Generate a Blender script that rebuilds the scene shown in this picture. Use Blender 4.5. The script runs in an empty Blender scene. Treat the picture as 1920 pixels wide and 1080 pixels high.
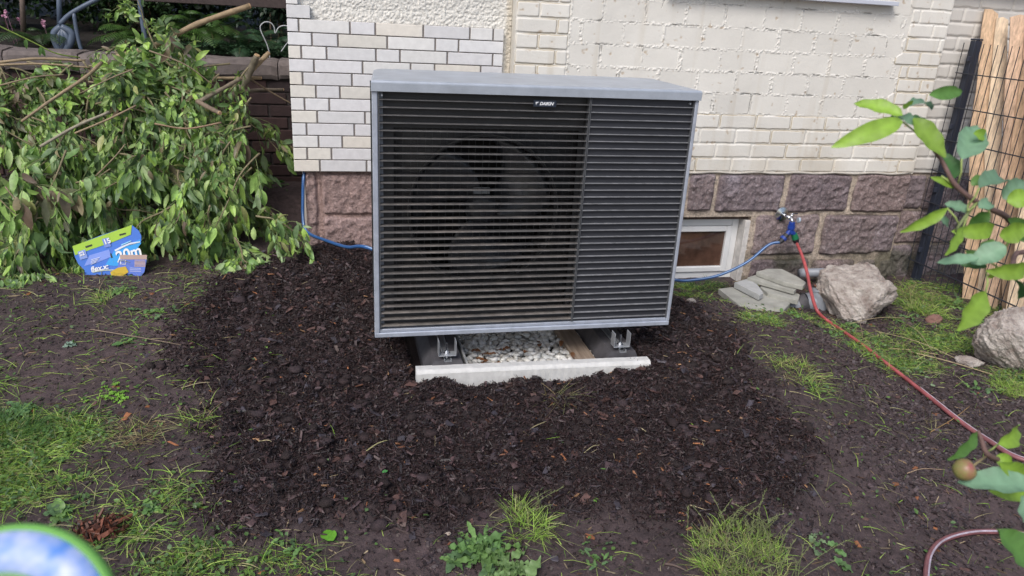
import bpy, math, random
import numpy as np
from mathutils import Vector, Matrix
random.seed(7); rng = np.random.default_rng(7)
rad = math.radians
S = bpy.context.scene
COL = S.collection

# ------------------------------------------------------------------ camera
FPX = 1401.35
CAM = np.array([-0.77206, -2.77544, 1.45262])
YAW, PITCH, ROLL = 0.243978, 0.356935, 0.0561647
def cam_axes():
    cy, sy, cp, sp = math.cos(YAW), math.sin(YAW), math.cos(PITCH), math.sin(PITCH)
    f = np.array([sy*cp, cy*cp, -sp]); r = np.array([cy, -sy, 0.0]); u = np.cross(r, f)
    cr, sr = math.cos(ROLL), math.sin(ROLL)
    return cr*r+sr*u, -sr*r+cr*u, f
AR, AU, AF = cam_axes()
cd = bpy.data.cameras.new('camera'); cam = bpy.data.objects.new('camera', cd); COL.objects.link(cam)
M = Matrix(((AR[0], AU[0], -AF[0], CAM[0]), (AR[1], AU[1], -AF[1], CAM[1]), (AR[2], AU[2], -AF[2], CAM[2]), (0, 0, 0, 1)))
cam.matrix_world = M
cd.sensor_width = 36; cd.lens = FPX/1920*36; cd.clip_start = 0.02; cd.clip_end = 500
cd.dof.use_dof = True; cd.dof.focus_distance = 3.1; cd.dof.aperture_fstop = cd.lens/3.0
S.camera = cam

# ------------------------------------------------------------------ light
SUN_EL, SUN_AZ = 48, 215
w = bpy.data.worlds.new("World"); S.world = w; w.use_nodes = True
nt = w.node_tree; nt.nodes.clear()
sky = nt.nodes.new('ShaderNodeTexSky'); sky.sky_type = 'NISHITA'; sky.sun_disc = False
sky.sun_elevation = rad(SUN_EL); sky.sun_rotation = rad(SUN_AZ); sky.air_density = 1.0; sky.dust_density = 3.2; sky.ozone_density = 1.0
bg = nt.nodes.new('ShaderNodeBackground'); bg.inputs[1].default_value = 0.10
out = nt.nodes.new('ShaderNodeOutputWorld')
nt.links.new(sky.outputs[0], bg.inputs[0]); nt.links.new(bg.outputs[0], out.inputs[0])
ld = bpy.data.lights.new('sun', 'SUN'); ld.energy = 1.15; ld.angle = rad(24); ld.color = (1.0, 0.982, 0.955)
sun = bpy.data.objects.new('sun', ld); COL.objects.link(sun)
sd = Vector((math.sin(rad(SUN_AZ))*math.cos(rad(SUN_EL)), math.cos(rad(SUN_AZ))*math.cos(rad(SUN_EL)), math.sin(rad(SUN_EL))))
sun.rotation_euler = sd.to_track_quat('Z', 'Y').to_euler()
S.view_settings.view_transform = 'Standard'; S.view_settings.look = 'None'
S.view_settings.exposure = 0.72; S.view_settings.gamma = 1

# ------------------------------------------------------------------ helpers
def ray(x, y): return AF + (x-960)/FPX*AR - (y-540)/FPX*AU
def at(x, y, ax, v):
    d = ray(x, y); return CAM + (v-CAM[ax])/d[ax]*d
def atY(x, y, Y): return at(x, y, 1, Y)
def atZ(x, y, z): return at(x, y, 2, z)
def atD(x, y, d): return CAM + ray(x, y)*d
_lat = np.random.default_rng(3).random((256, 256))
def vnoise(x, y, s=0):
    x = np.asarray(x, float)+s*17.3; y = np.asarray(y, float)+s*9.1
    xi = np.floor(x).astype(int); yi = np.floor(y).astype(int); fx = x-xi; fy = y-yi
    fx = fx*fx*(3-2*fx); fy = fy*fy*(3-2*fy)
    g = lambda a, b: _lat[a & 255, b & 255]
    return (g(xi, yi)*(1-fx)+g(xi+1, yi)*fx)*(1-fy)+(g(xi, yi+1)*(1-fx)+g(xi+1, yi+1)*fx)*fy
def fbm(x, y, o=4, s=0):
    a = 0; n = 0; k = 1.0
    for i in range(o):
        a = a+k*vnoise(x*2**i, y*2**i, s+i*3); n += k; k *= .5
    return a/n*2-1
def sstep(a, b, x):
    t = np.clip((x-a)/(b-a), 0, 1); return t*t*(3-2*t)
def mesh_np(name, V, faces, mats, col=None, parent=None, smooth=True, midx=None):
    """faces: list of int arrays (F,k). col: per-vertex rgb."""
    V = np.asarray(V, np.float32); me = bpy.data.meshes.new(name)
    faces = [np.asarray(f, np.int32) for f in faces if len(f)]
    me.vertices.add(len(V)); me.vertices.foreach_set('co', V.ravel())
    nl = sum(f.size for f in faces); nf = sum(len(f) for f in faces)
    me.loops.add(nl); me.polygons.add(nf)
    me.loops.foreach_set('vertex_index', np.concatenate([f.ravel() for f in faces]))
    tot = np.concatenate([np.full(len(f), f.shape[1], np.int32) for f in faces])
    st = np.concatenate([[0], np.cumsum(tot)[:-1]]).astype(np.int32)
    me.polygons.foreach_set('loop_start', st)
    me.polygons.foreach_set('use_smooth', np.full(nf, smooth))
    if midx is not None: me.polygons.foreach_set('material_index', np.asarray(midx, np.int32))
    me.update(calc_edges=True)
    if col is not None:
        c = np.ones((len(V), 4), np.float32); c[:, :3] = col
        a = me.color_attributes.new('Col', 'FLOAT_COLOR', 'POINT'); a.data.foreach_set('color', c.ravel())
    for m in (mats if isinstance(mats, (list, tuple)) else [mats]): me.materials.append(m)
    o = bpy.data.objects.new(name, me); COL.objects.link(o)
    if parent: o.parent = parent
    return o
class MB:
    def __init__(s): s.v = []; s.q = []; s.t = []; s.c = []; s.n = 0; s.big = []
    def add(s, V, Q=None, T=None, col=(1, 1, 1)):
        V = np.asarray(V, float); s.v.append(V)
        c = np.asarray(col, float); s.c.append(np.broadcast_to(c, V.shape) if c.ndim == 1 else c)
        if Q is not None and len(Q): s.q.append(np.asarray(Q)+s.n)
        if T is not None and len(T): s.t.append(np.asarray(T)+s.n)
        s.n += len(V)
    def build(s, name, mat, parent=None, smooth=False, off=None):
        V = np.concatenate(s.v)
        if off is not None: V = V-np.asarray(off)
        fs = []
        if s.q: fs.append(np.concatenate(s.q))
        if s.t: fs.append(np.concatenate(s.t))
        return mesh_np(name, V, fs, mat, np.concatenate(s.c), parent, smooth)
    def box(s, x0, x1, y0, y1, z0, z1, ch=0.0, col=(1, 1, 1), R=None, T=None):
        """box with optional chamfered edges"""
        if ch <= 0:
            V = np.array([(x, y, z) for x in (x0, x1) for y in (y0, y1) for z in (z0, z1)], float)
            Q = [(0, 1, 3, 2), (4, 6, 7, 5), (0, 4, 5, 1), (2, 3, 7, 6), (0, 2, 6, 4), (1, 5, 7, 3)]; Tt = []
        else:
            V = []; idx = {}
            for i, x in enumerate((x0, x1)):
                for j, y in enumerate((y0, y1)):
                    for k, z in enumerate((z0, z1)):
                        sx = ch*(1-2*i); sy = ch*(1-2*j); sz = ch*(1-2*k)
                        for a, p in enumerate(((x, y+sy, z+sz), (x+sx, y, z+sz), (x+sx, y+sy, z))):
                            idx[i, j, k, a] = len(V); V.append(p)
            Q = []; Tt = []
            for i in (0, 1):
                f = [idx[i, 0, 0, 0], idx[i, 1, 0, 0], idx[i, 1, 1, 0], idx[i, 0, 1, 0]]; Q.append(f if i else f[::-1])
                f = [idx[0, i, 0, 1], idx[1, i, 0, 1], idx[1, i, 1, 1], idx[0, i, 1, 1]]; Q.append(f[::-1] if i else f)
                f = [idx[0, 0, i, 2], idx[1, 0, i, 2], idx[1, 1, i, 2], idx[0, 1, i, 2]]; Q.append(f if i else f[::-1])
                for j in (0, 1):
                    Q.append((idx[i, j, 0, 0], idx[i, j, 0, 1], idx[i, j, 1, 1], idx[i, j, 1, 0]))
                    Q.append((idx[i, 0, j, 0], idx[i, 0, j, 2], idx[i, 1, j, 2], idx[i, 1, j, 0]))
                    Q.append((idx[0, i, j, 1], idx[0, i, j, 2], idx[1, i, j, 2], idx[1, i, j, 1]))
                    for k in (0, 1): Tt.append((idx[i, j, k, 0], idx[i, j, k, 1], idx[i, j, k, 2]))
            V = np.array(V, float)
        if R is not None: V = V@np.asarray(R).T
        if T is not None: V = V+np.asarray(T)
        s.add(V, Q, Tt, col)
    def tube(s, pts, r, n=8, col=(1, 1, 1), cap=True):
        P = np.asarray(pts, float); m = len(P)
        r = np.broadcast_to(np.asarray(r, float), (m,))
        tan = np.gradient(P, axis=0); tan /= np.linalg.norm(tan, axis=1)[:, None]+1e-12
        up = np.array([0, 0, 1.0]) if abs(tan[0][2]) < .9 else np.array([1.0, 0, 0])
        V = []; a = np.cross(tan[0], up); a /= np.linalg.norm(a)
        for i in range(m):
            a = a-tan[i]*(a@tan[i]); a /= np.linalg.norm(a)+1e-12; b = np.cross(tan[i], a)
            th = np.arange(n)/n*2*math.pi
            V.append(P[i]+r[i]*(np.cos(th)[:, None]*a+np.sin(th)[:, None]*b))
        V = np.concatenate(V); Q = []
        for i in range(m-1):
            for k in range(n):
                Q.append((i*n+k, i*n+(k+1) % n, (i+1)*n+(k+1) % n, (i+1)*n+k))
        T = []
        if cap:
            V = np.concatenate([V, P[:1], P[-1:]])
            c0, c1 = m*n, m*n+1
            for k in range(n):
                T.append((c0, (k+1) % n, k)); T.append((c1, (m-1)*n+k, (m-1)*n+(k+1) % n))
        cc = np.asarray(col, float)
        s.add(V, Q, T, cc)
    def ext(s, poly, d, col=(1, 1, 1)):
        """extrude convex polygon (list of 3d) by vector d"""
        P = np.asarray(poly, float); n = len(P); c = P.mean(0)
        V = np.concatenate([P, P+d, [c], [c+d]]); T = []; Q = []
        for i in range(n):
            j = (i+1) % n
            T += [(2*n, i, j), (2*n+1, n+j, n+i)]; Q.append((i, n+i, n+j, j))
        s.add(V, Q, T, col)
def spline(pts, n=8):
    P = np.asarray(pts, float)
    P = np.concatenate([[2*P[0]-P[1]], P, [2*P[-1]-P[-2]]]); o = []
    for i in range(1, len(P)-2):
        for t in np.arange(n)/n:
            a, b, c, d = P[i-1:i+3]
            o.append(.5*((2*b)+(-a+c)*t+(2*a-5*b+4*c-d)*t*t+(-a+3*b-3*c+d)*t**3))
    o.append(P[-2]); return np.array(o)
def empty(name, loc=(0, 0, 0)):
    o = bpy.data.objects.new(name, None); o.location = loc; o.empty_display_size = .1; COL.objects.link(o); return o
def tag(o, label, cat, group=None, kind=None):
    o['label'] = label; o['category'] = cat
    if group: o['group'] = group
    if kind: o['kind'] = kind
    return o
def struct(o, kind='structure', label=None, cat=None):
    o['kind'] = kind
    if label: o['label'] = label
    if cat: o['category'] = cat
    return o

# ------------------------------------------------------------------ materials
def mat(name,  col=(.5, .5, .5), rough=.6, metal=0, vary=.15, scale=8, bump=0, bscale=40, attr=False, spec=.5, trans=0, sss=0, detail=6, col2=None, coords='Object', stretch=None):
    m = bpy.data.materials.new(name); m.use_nodes = True; t = m.node_tree; N = t.nodes; L = t.links
    b = N['Principled BSDF']; b.inputs['Roughness'].default_value = rough; b.inputs['Metallic'].default_value = metal
    b.inputs['Specular IOR Level'].default_value = spec
    tc = N.new('ShaderNodeTexCoord')
    n1 = N.new('ShaderNodeTexNoise'); n1.inputs['Scale'].default_value = scale; n1.inputs['Detail'].default_value = detail
    n1.inputs['Roughness'].default_value = .6
    L.new(tc.outputs[coords], n1.inputs['Vector'])
    if stretch:
        mp = N.new('ShaderNodeMapping'); mp.inputs['Scale'].default_value = stretch; L.new(tc.outputs[coords], mp.inputs[0]); L.new(mp.outputs[0], n1.inputs['Vector'])
    mx = N.new('ShaderNodeMix'); mx.data_type = 'RGBA'
    c2 = col2 or tuple(c*(1+vary) for c in col); c1 = col if col2 else tuple(c*(1-vary) for c in col)
    mx.inputs[6].default_value = (*c1, 1); mx.inputs[7].default_value = (*c2, 1)
    rmp = N.new('ShaderNodeMapRange'); rmp.inputs[1].default_value = .3; rmp.inputs[2].default_value = .7
    L.new(n1.outputs[0], rmp.inputs[0]); L.new(rmp.outputs[0], mx.inputs[0])
    last = mx.outputs[2]
    if attr:
        at_ = N.new('ShaderNodeAttribute'); at_.attribute_name = 'Col'
        ml = N.new('ShaderNodeMix'); ml.data_type = 'RGBA'; ml.blend_type = 'MULTIPLY'; ml.inputs[0].default_value = 1
        L.new(last, ml.inputs[6]); L.new(at_.outputs[0], ml.inputs[7]); last = ml.outputs[2]
    L.new(last, b.inputs['Base Color'])
    if bump:
        n2 = N.new('ShaderNodeTexNoise'); n2.inputs['Scale'].default_value = bscale; n2.inputs['Detail'].default_value = 8
        n2.inputs['Roughness'].default_value = .65
        L.new(mp.outputs[0] if stretch else tc.outputs[coords], n2.inputs['Vector'])
        bp = N.new('ShaderNodeBump'); bp.inputs['Strength'].default_value = 1; bp.inputs['Distance'].default_value = bump
        L.new(n2.outputs[0], bp.inputs['Height']); L.new(bp.outputs[0], b.inputs['Normal'])
    if trans:
        # thin leaf: add translucency
        tr = N.new('ShaderNodeBsdfTranslucent'); L.new(last, tr.inputs[0])
        ms = N.new('ShaderNodeMixShader'); ms.inputs[0].default_value = trans
        o = N['Material Output']; L.new(b.outputs[0], ms.inputs[1]); L.new(tr.outputs[0], ms.inputs[2]); L.new(ms.outputs[0], o.inputs[0])
    return m
MT = {}
MT['soil'] = mat('soil', (1, 1, 1), .8, vary=.4, scale=30, bump=.008, bscale=75, attr=True, spec=.4)
MT['chip'] = mat('bark_chips', (1, 1, 1), .50, vary=.3, scale=60, bump=.001, bscale=300, attr=True, spec=.45)
MT['leaf'] = mat('leaf', (1, 1, 1), .42, vary=.25, scale=45, attr=True, trans=.3, spec=.5)
MT['grass'] = mat('grass', (1, 1, 1), .55, vary=.15, scale=12, attr=True, trans=.3, spec=.35)
MT['paint'] = mat('painted_wall', (1, 1, 1), .6, vary=.03, scale=6, bump=.0012, bscale=70, attr=True, spec=.4)
MT['tile'] = mat('glazed_tile', (1, 1, 1), .3, vary=.08, scale=28, bump=.0006, bscale=30, attr=True)
MT['rough'] = mat('roughcast', (1, 1, 1), .8, vary=.04, scale=10, bump=.003, bscale=120, attr=True)
MT['stone'] = mat('plinth_stone', (1, 1, 1), .85, vary=.4, scale=90, bump=.007, bscale=140, attr=True, spec=.3)
MT['darkbrick'] = mat('dark_brick', (1, 1, 1), .85, vary=.3, scale=20, bump=.003, bscale=80, attr=True)
MT['bark'] = mat('branch_bark', (1, 1, 1), .75, vary=.25, scale=40, bump=.002, bscale=120, attr=True)
MT['silver'] = mat('silver_paint', (.43, .47, .55), .33, metal=.25, vary=.13, scale=26, bump=.0004, bscale=12, spec=.5)
MT['cover'] = mat('cover_paint', (.40, .44, .50), .36, metal=.25, vary=.15, scale=9, bump=.0003, bscale=200)
MT['casing'] = mat('casing_side', (.25, .27, .31), .45, metal=.2, vary=.05)
MT['dark'] = mat('dark_plastic', (.022, .022, .026), .45, vary=.15, scale=12)
MT['slat'] = mat('slat_plastic', (1, 1, 1), .5, vary=.3, scale=30, attr=True, bump=.0006, bscale=150)
MT['panel'] = mat('dark_panel', (.032, .034, .042), .5, vary=.1)
MT['edge'] = mat('grille_edge_plastic', (.10, .105, .115), .4)
MT['void'] = mat('inner_dark', (.012, .012, .014), .7)
MT['fan'] = mat('fan_plastic', (.034, .037, .044), .3, vary=.1)
MT['wire'] = mat('guard_wire', (.055, .055, .06), .4)
MT['white'] = mat('white_print', (.75, .77, .8), .5, vary=.02)
MT['badge'] = mat('badge_blue', (.02, .028, .045), .35, vary=.05)
MT['conc'] = mat('concrete', (.60, .60, .59), .85, vary=.12, scale=30, bump=.002, bscale=220)
MT['slab'] = mat('grey_slab', (.34, .34, .31), .85, vary=.2, scale=14, bump=.002, bscale=120)
MT['slab2'] = mat('pale_slab', (.40, .41, .41), .85, vary=.15, scale=14, bump=.002, bscale=120)
MT['rubber'] = mat('rubber', (.075, .072, .080), .65, vary=.3, scale=20, bump=.0008, bscale=200)
MT['galv'] = mat('galvanised', (.42, .44, .47), .5, metal=.6, vary=.12, scale=40)
MT['pebble'] = mat('pebble', (1, 1, 1), .6, vary=.08, scale=40, attr=True, bump=.0008, bscale=160)
MT['rock'] = mat('rock', (.28, .215, .19), .95, scale=14, col2=(.72, .67, .62), bump=.03, bscale=55, detail=10)
MT['timber'] = mat('timber', (.20, .145, .105), .8, scale=9, col2=(.36, .29, .23), bump=.002, bscale=14, stretch=(9, .6, 9))
MT['board'] = mat('raw_board', (1, 1, 1), .85, vary=.38, scale=9, bump=.003, bscale=14, attr=True, stretch=(9, 9, .55))
MT['antr'] = mat('anthracite', (.022, .025, .034), .45, vary=.1)
MT['post'] = mat('post_paint', (.024, .03, .048), .5, vary=.12)
MT['winframe'] = mat('window_frame', (.72, .73, .74), .35, vary=.06, scale=6)
MT['reveal'] = mat('reveal_plaster', (.58, .56, .54), .85, vary=.25, scale=16, bump=.003, bscale=60)
MT['bluehose'] = mat('blue_hose', (.035, .11, .30), .3, vary=.1)
MT['bluelight'] = mat('blue_hose_stripe', (.30, .42, .62), .3, vary=.05)
MT['blueconn'] = mat('blue_connector', (.015, .05, .28), .3, vary=.1)
MT['greenconn'] = mat('green_connector', (.01, .16, .07), .35)
MT['blackconn'] = mat('black_connector', (.02, .02, .025), .4)
MT['chrome'] = mat('chrome', (.7, .72, .75), .18, metal=1, vary=.05)
MT['redhose'] = mat('red_hose', (1, 1, 1), .38, vary=.2, scale=30, attr=True)
MT['pipe'] = mat('grey_pipe', (.27, .29, .33), .45, vary=.1)
MT['apple'] = mat('apple_skin', (.22, .26, .07), .4, scale=60, col2=(.30, .09, .09))
MT['rail'] = mat('blue_grey_rail', (.085, .115, .17), .45, vary=.1)
MT['capstone'] = mat('capstone', (.16, .135, .13), .9, vary=.3, scale=12, bump=.008, bscale=30)
MT['petal'] = mat('petal', (.55, .30, .42), .6)
MT['whitewire'] = mat('white_wire', (.42, .45, .48), .4)
MT['card'] = mat('card', (1, 1, 1), .4, vary=.05, attr=True)
# window glass: brown reflection painted into the base colour
mg = mat('window_glass', (.10, .055, .04), .06, vary=.6, scale=5, spec=.6); MT['glass'] = mg

# ------------------------------------------------------------------ terrain height
HC = np.array([(0, -1.3, -.05), (-1.6, -1.0, -.02), (1.2, -1.5, -.1), (-.52, -.25, -.01), (-.2, -.22, -.015), (.12, -.22, .005), (.5, -.28, .0), (.8, -.1, .05), (-.9, .1, .06), (-.93, 1.3, .165), (-1.3, .7, .1),
 (-2, 1.2, .1), (-3, 1.5, .08), (-1.4, 2.5, .28), (-3, 2.5, .25), (.95, .2, .05), (1.1, .6, -.02), (1.7, 1.2, -.1), (1.3, 1.2, -.1), (3, 1.2, -.1), (2.3, .3, -.09), (3, 0, -.08),
 (1.6, -.5, -.07), (0, .4, -.02), (0, 1.2, 0), (-1.2, -.3, .0), (3, -3, -.1), (-4, -3, 0), (-4, 0, .03), (5, 1, -.1)])
def Hbase(x, y):
    x = np.asarray(x, float); y = np.asarray(y, float)
    num = np.zeros_like(x); den = np.full_like(x, 1e-6)
    for cx, cy, cz in HC:
        wgt = np.exp(-((x-cx)**2+(y-cy)**2)/(2*.30**2))+1e-3/(.2+(x-cx)**2+(y-cy)**2)
        num += wgt*cz; den += wgt
    return num/den
def groundpt(px, py, f=None):
    z = 0.0
    for _ in range(25):
        p = atZ(px, py, z); z = .5*z+.5*float((f or Hbase)(np.array([p[0]]), np.array([p[1]]))[0])
    return atZ(px, py, z)
MPX = [(580, 462), (640, 455), (700, 470), (900, 560), (1180, 560), (1262, 560), (1320, 580), (1400, 660), (1455, 740), (1520, 830), (1500, 930), (1330, 985), (1180, 960), (1040, 950), (960, 960), (860, 985), (760, 990), (560, 985), (430, 1000), (385, 930), (400, 800), (350, 690), (335, 590), (420, 510), (500, 480)]
MPOLY = np.array([groundpt(*p)[:2] for p in MPX])
def polysd(x, y, P):
    x = np.asarray(x, float); y = np.asarray(y, float)
    d = np.full(x.shape, 1e9); ins = np.zeros(x.shape, bool); n = len(P)
    for i in range(n):
        ax, ay = P[i]; bx, by = P[(i+1) % n]; ex, ey = bx-ax, by-ay
        t = np.clip(((x-ax)*ex+(y-ay)*ey)/(ex*ex+ey*ey+1e-12), 0, 1)
        d = np.minimum(d, np.hypot(x-ax-t*ex, y-ay-t*ey))
        c = ((ay > y) != (by > y)) & (x < (bx-ax)*(y-ay)/(by-ay+1e-15)+ax); ins ^= c
    return np.where(ins, d, -d)
def mulch(x, y):
    return sstep(-.07, .12, polysd(x, y, MPOLY)+.12*fbm(x*5, y*5, 4, 5))
def pit(x, y):   # gravel bed below the unit, behind the kerb
    x = np.asarray(x); y = np.asarray(y)
    return sstep(.0, .03, np.minimum(np.minimum(x+.50, .54-x), np.minimum(y+.065, .55-y)))
def H(x, y):
    x = np.asarray(x, float); y = np.asarray(y, float)
    b = Hbase(x, y)+.012*fbm(x*3, y*3, 3, 1)+.006*fbm(x*14, y*14, 3, 2)
    m = mulch(x, y)
    b = b+m*(.015+.046*fbm(x*6, y*6, 4, 8)+.026*fbm(x*22, y*22, 3, 9))
    pt = pit(x, y)
    return b*(1-pt)+pt*(-.015)
def hz(x, y): return float(H(np.array([x]), np.array([y]))[0])
def G(px, py, up=0):
    p = groundpt(px, py, H); return np.array([p[0], p[1], hz(p[0], p[1])+up])

# ------------------------------------------------------------------ ground
def axis(a, b, st, far):
    c = np.arange(a, b+st/2, st); g = st*1.25**np.arange(1, 60); g = np.cumsum(g); g = g[g < far]
    return np.concatenate([(a-g)[::-1], c, b+g])
xs = axis(-2.9, 3.3, .011, 120); ys = axis(-2.3, 2.7, .011, 120)
X, Y = np.meshgrid(xs, ys); Z = H(X.ravel(), Y.ravel()).reshape(X.shape)
Z = np.where((np.abs(X) > 8) | (np.abs(Y) > 8), -.05, Z)
nx, ny = len(xs), len(ys)
I = np.arange(nx*ny).reshape(ny, nx)
Q = np.stack([I[:-1, :-1], I[:-1, 1:], I[1:, 1:], I[1:, :-1]], -1).reshape(-1, 4)
xf, yf = X.ravel(), Y.ravel(); m = mulch(xf, yf)[:, None]
n1 = fbm(xf*2.2, yf*2.2, 4, 11)[:, None]
soil = np.array([.064, .045, .046])*(1+.35*n1)
mul = np.array([.017, .010, .0105])*np.ones_like(soil)
gcol = soil*(1-m)+mul*m
struct(mesh_np('ground', np.stack([xf, yf, Z.ravel()], -1), [Q], MT['soil'], gcol))

# bark mulch: irregular chips
def chips(n, x, y, z, L0, L1, W0, W1, T, cols, tilt=.5, jit=.25):
    l = rng.uniform(L0, L1, n)[:, None]; wd = rng.uniform(W0, W1, n)[:, None]; t = rng.uniform(T*.6, T*1.4, n)[:, None]
    base = np.array([(-1, -1, -1), (1, -1, -1), (1, 1, -1), (-1, 1, -1), (-1, -1, 1), (1, -1, 1), (1, 1, 1), (-1, 1, 1)], float)*.5
    V = np.repeat(base[None], n, 0)+rng.uniform(-jit, jit, (n, 8, 3))*[1, 1, .6]
    V[:, :, 0] *= l; V[:, :, 1] *= wd; V[:, :, 2] *= t
    V[:, :, 2] += (V[:, :, 0]**2)*rng.uniform(-6, 6, (n, 1))
    yaw = rng.uniform(0, 2*math.pi, n); p = rng.normal(0, tilt, n); r = rng.normal(0, tilt, n)
    def rot(V, a, i, j):
        c, s = np.cos(a)[:, None], np.sin(a)[:, None]; vi = V[:, :, i].copy(); vj = V[:, :, j].copy()
        V[:, :, i] = c*vi-s*vj; V[:, :, j] = s*vi+c*vj
    rot(V, r, 1, 2); rot(V, p, 0, 2); rot(V, yaw, 0, 1)
    V += np.stack([x, y, z], -1)[:, None]
    F = np.array([(4, 5, 6, 7), (0, 1, 5, 4), (1, 2, 6, 5), (2, 3, 7, 6), (3, 0, 4, 7), (0, 3, 2, 1)])
    Q = (np.arange(n)[:, None, None]*8+F[None]).reshape(-1, 4)
    c = np.asarray(cols)[rng.integers(0, len(cols), n)]*rng.uniform(.6, 1.4, (n, 1))
    return V.reshape(-1, 3), Q, np.repeat(c, 8, 0)
def scatter(n, box, f):
    xs, ys = [], []; tot = 0
    while tot < n:
        x = rng.uniform(box[0], box[1], n*2); y = rng.uniform(box[2], box[3], n*2)
        k = rng.random(n*2) < f(x, y); xs.append(x[k]); ys.append(y[k]); tot += k.sum()
    return np.concatenate(xs)[:n], np.concatenate(ys)[:n]
mbox = (MPOLY[:, 0].min()-.1, MPOLY[:, 0].max()+.1, MPOLY[:, 1].min()-.1, min(1.3, MPOLY[:, 1].max()+.1))
mfun = lambda x, y: np.clip(mulch(x, y)+.035*(polysd(x, y, MPOLY) > -.22), 0, 1)*(1-pit(x, y))
DK = [(.023, .0125, .0130), (.031, .0175, .0175), (.012, .007, .0075), (.040, .0215, .0205), (.029, .021, .025)]
MD = [(.056, .036, .039), (.078, .048, .049), (.052, .045, .056), (.095, .052, .045)]
OR = [(.27, .11, .05), (.26, .12, .06), (.15, .06, .03), (.30, .17, .09)]
mb = MB()
for n, a, tl in ((95000, (.004, .017, .0012, .0045, .002, DK), .65), (9000, (.015, .045, .0008, .0018, .001, DK+MD[:3]), .5), (4500, (.012, .034, .004, .011, .003, DK+MD[:2]), .45), (950, (.014, .042, .009, .024, .004, MD), .3), (330, (.010, .036, .002, .007, .003, OR), .3), (110, (.02, .05, .001, .002, .001, [(.36, .30, .18), (.30, .24, .14)]), .3)):
    x, y = scatter(n, mbox, mfun); z = H(x, y)+rng.uniform(.0, .010, n)
    V, Qc, c = chips(n, x, y, z, *a, tilt=tl); mb.add(V, Qc, None, c)
struct(mb.build('bark_mulch', MT['chip']), 'stuff', 'dark wet bark mulch heaped around the heat pump', 'mulch')
# clods of compost lying in the mulch
x, y = scatter(420, mbox, mfun); cl_ = MB()
ico = []
for a in range(1, 4):
    for b_ in range(7): ico.append((math.sin(math.pi*a/4)*math.cos(6.283*b_/7), math.sin(math.pi*a/4)*math.sin(6.283*b_/7), math.cos(math.pi*a/4)))
ico = np.array(ico+[(0, 0, 1), (0, 0, -1)])
for k in range(len(x)):
    r_ = rng.uniform(.008, .024); Vc = ico*(1+rng.uniform(-.3, .3, (23, 1)))*r_*np.array([rng.uniform(.8, 1.5), rng.uniform(.8, 1.3), .6])+[x[k], y[k], hz(x[k], y[k])+r_*.25]
    cl_.add(Vc, [(a*7+b_, (a+1)*7+b_, (a+1)*7+(b_+1) % 7, a*7+(b_+1) % 7) for a in range(2) for b_ in range(7)], [(21, b_, (b_+1) % 7) for b_ in range(7)]+[(22, 14+(b_+1) % 7, 14+b_) for b_ in range(7)], np.array([(.030, .018, .019), (.042, .028, .031), (.022, .014, .014)][k % 3]))
struct(cl_.build('compost_clods', MT['soil'], None, True), 'stuff', 'dark damp clods of compost in the bark mulch', 'clods')
# loose crumbs and litter on the bare soil
sbox = (-2.6, 3.0, -1.7, 1.25)
def sfun(x, y): return (1-mulch(x, y))*(1-pit(x, y))*np.where((x > -.55) & (x < .9) & (y > .3), .0, 1)
mb = MB()
for n, a, tl in ((20000, (.004, .012, .002, .007, .003, [(.05, .037, .036), (.03, .022, .022), (.08, .06, .055)]), .5), (1500, (.015, .045, .0015, .004, .0015, [(.20, .14, .08), (.12, .07, .045), (.30, .24, .15)]), .12), (500, (.01, .03, .008, .018, .003, MD+OR[:1]), .2)):
    x, y = scatter(n, sbox, sfun); z = H(x, y)+rng.uniform(.0, .004, n)
    V, Qc, c = chips(n, x, y, z, *a, tilt=tl); mb.add(V, Qc, None, c)
struct(mb.build('soil_litter', MT['chip']), 'stuff', 'crumbs of soil, straw and bark bits lying on bare earth', 'litter')

mb = MB()
def rfun(x, y): return (1-mulch(x, y))*(1-pit(x, y))*sstep(-.25, .2, fbm(x*3, y*3, 3, 61)+.35*(x-.9))*np.where((x > -.6) & (x < .9) & (y > 0), 0, 1)
x, y = scatter(26000, (-2.4, 2.9, -1.7, .9), rfun); z = H(x, y)+rng.uniform(-.001, .003, len(x))
V, Qc, c = chips(26000, x, y, z, .006, .024, .004, .012, .003, [(.056, .039, .041), (.040, .028, .030), (.074, .053, .056), (.052, .040, .045)], tilt=.4); mb.add(V, Qc, None, c)
struct(mb.build('soil_flakes', MT['chip']), 'stuff', 'dark flaky soil and decayed bark trodden over the bare earth', 'soil')

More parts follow.
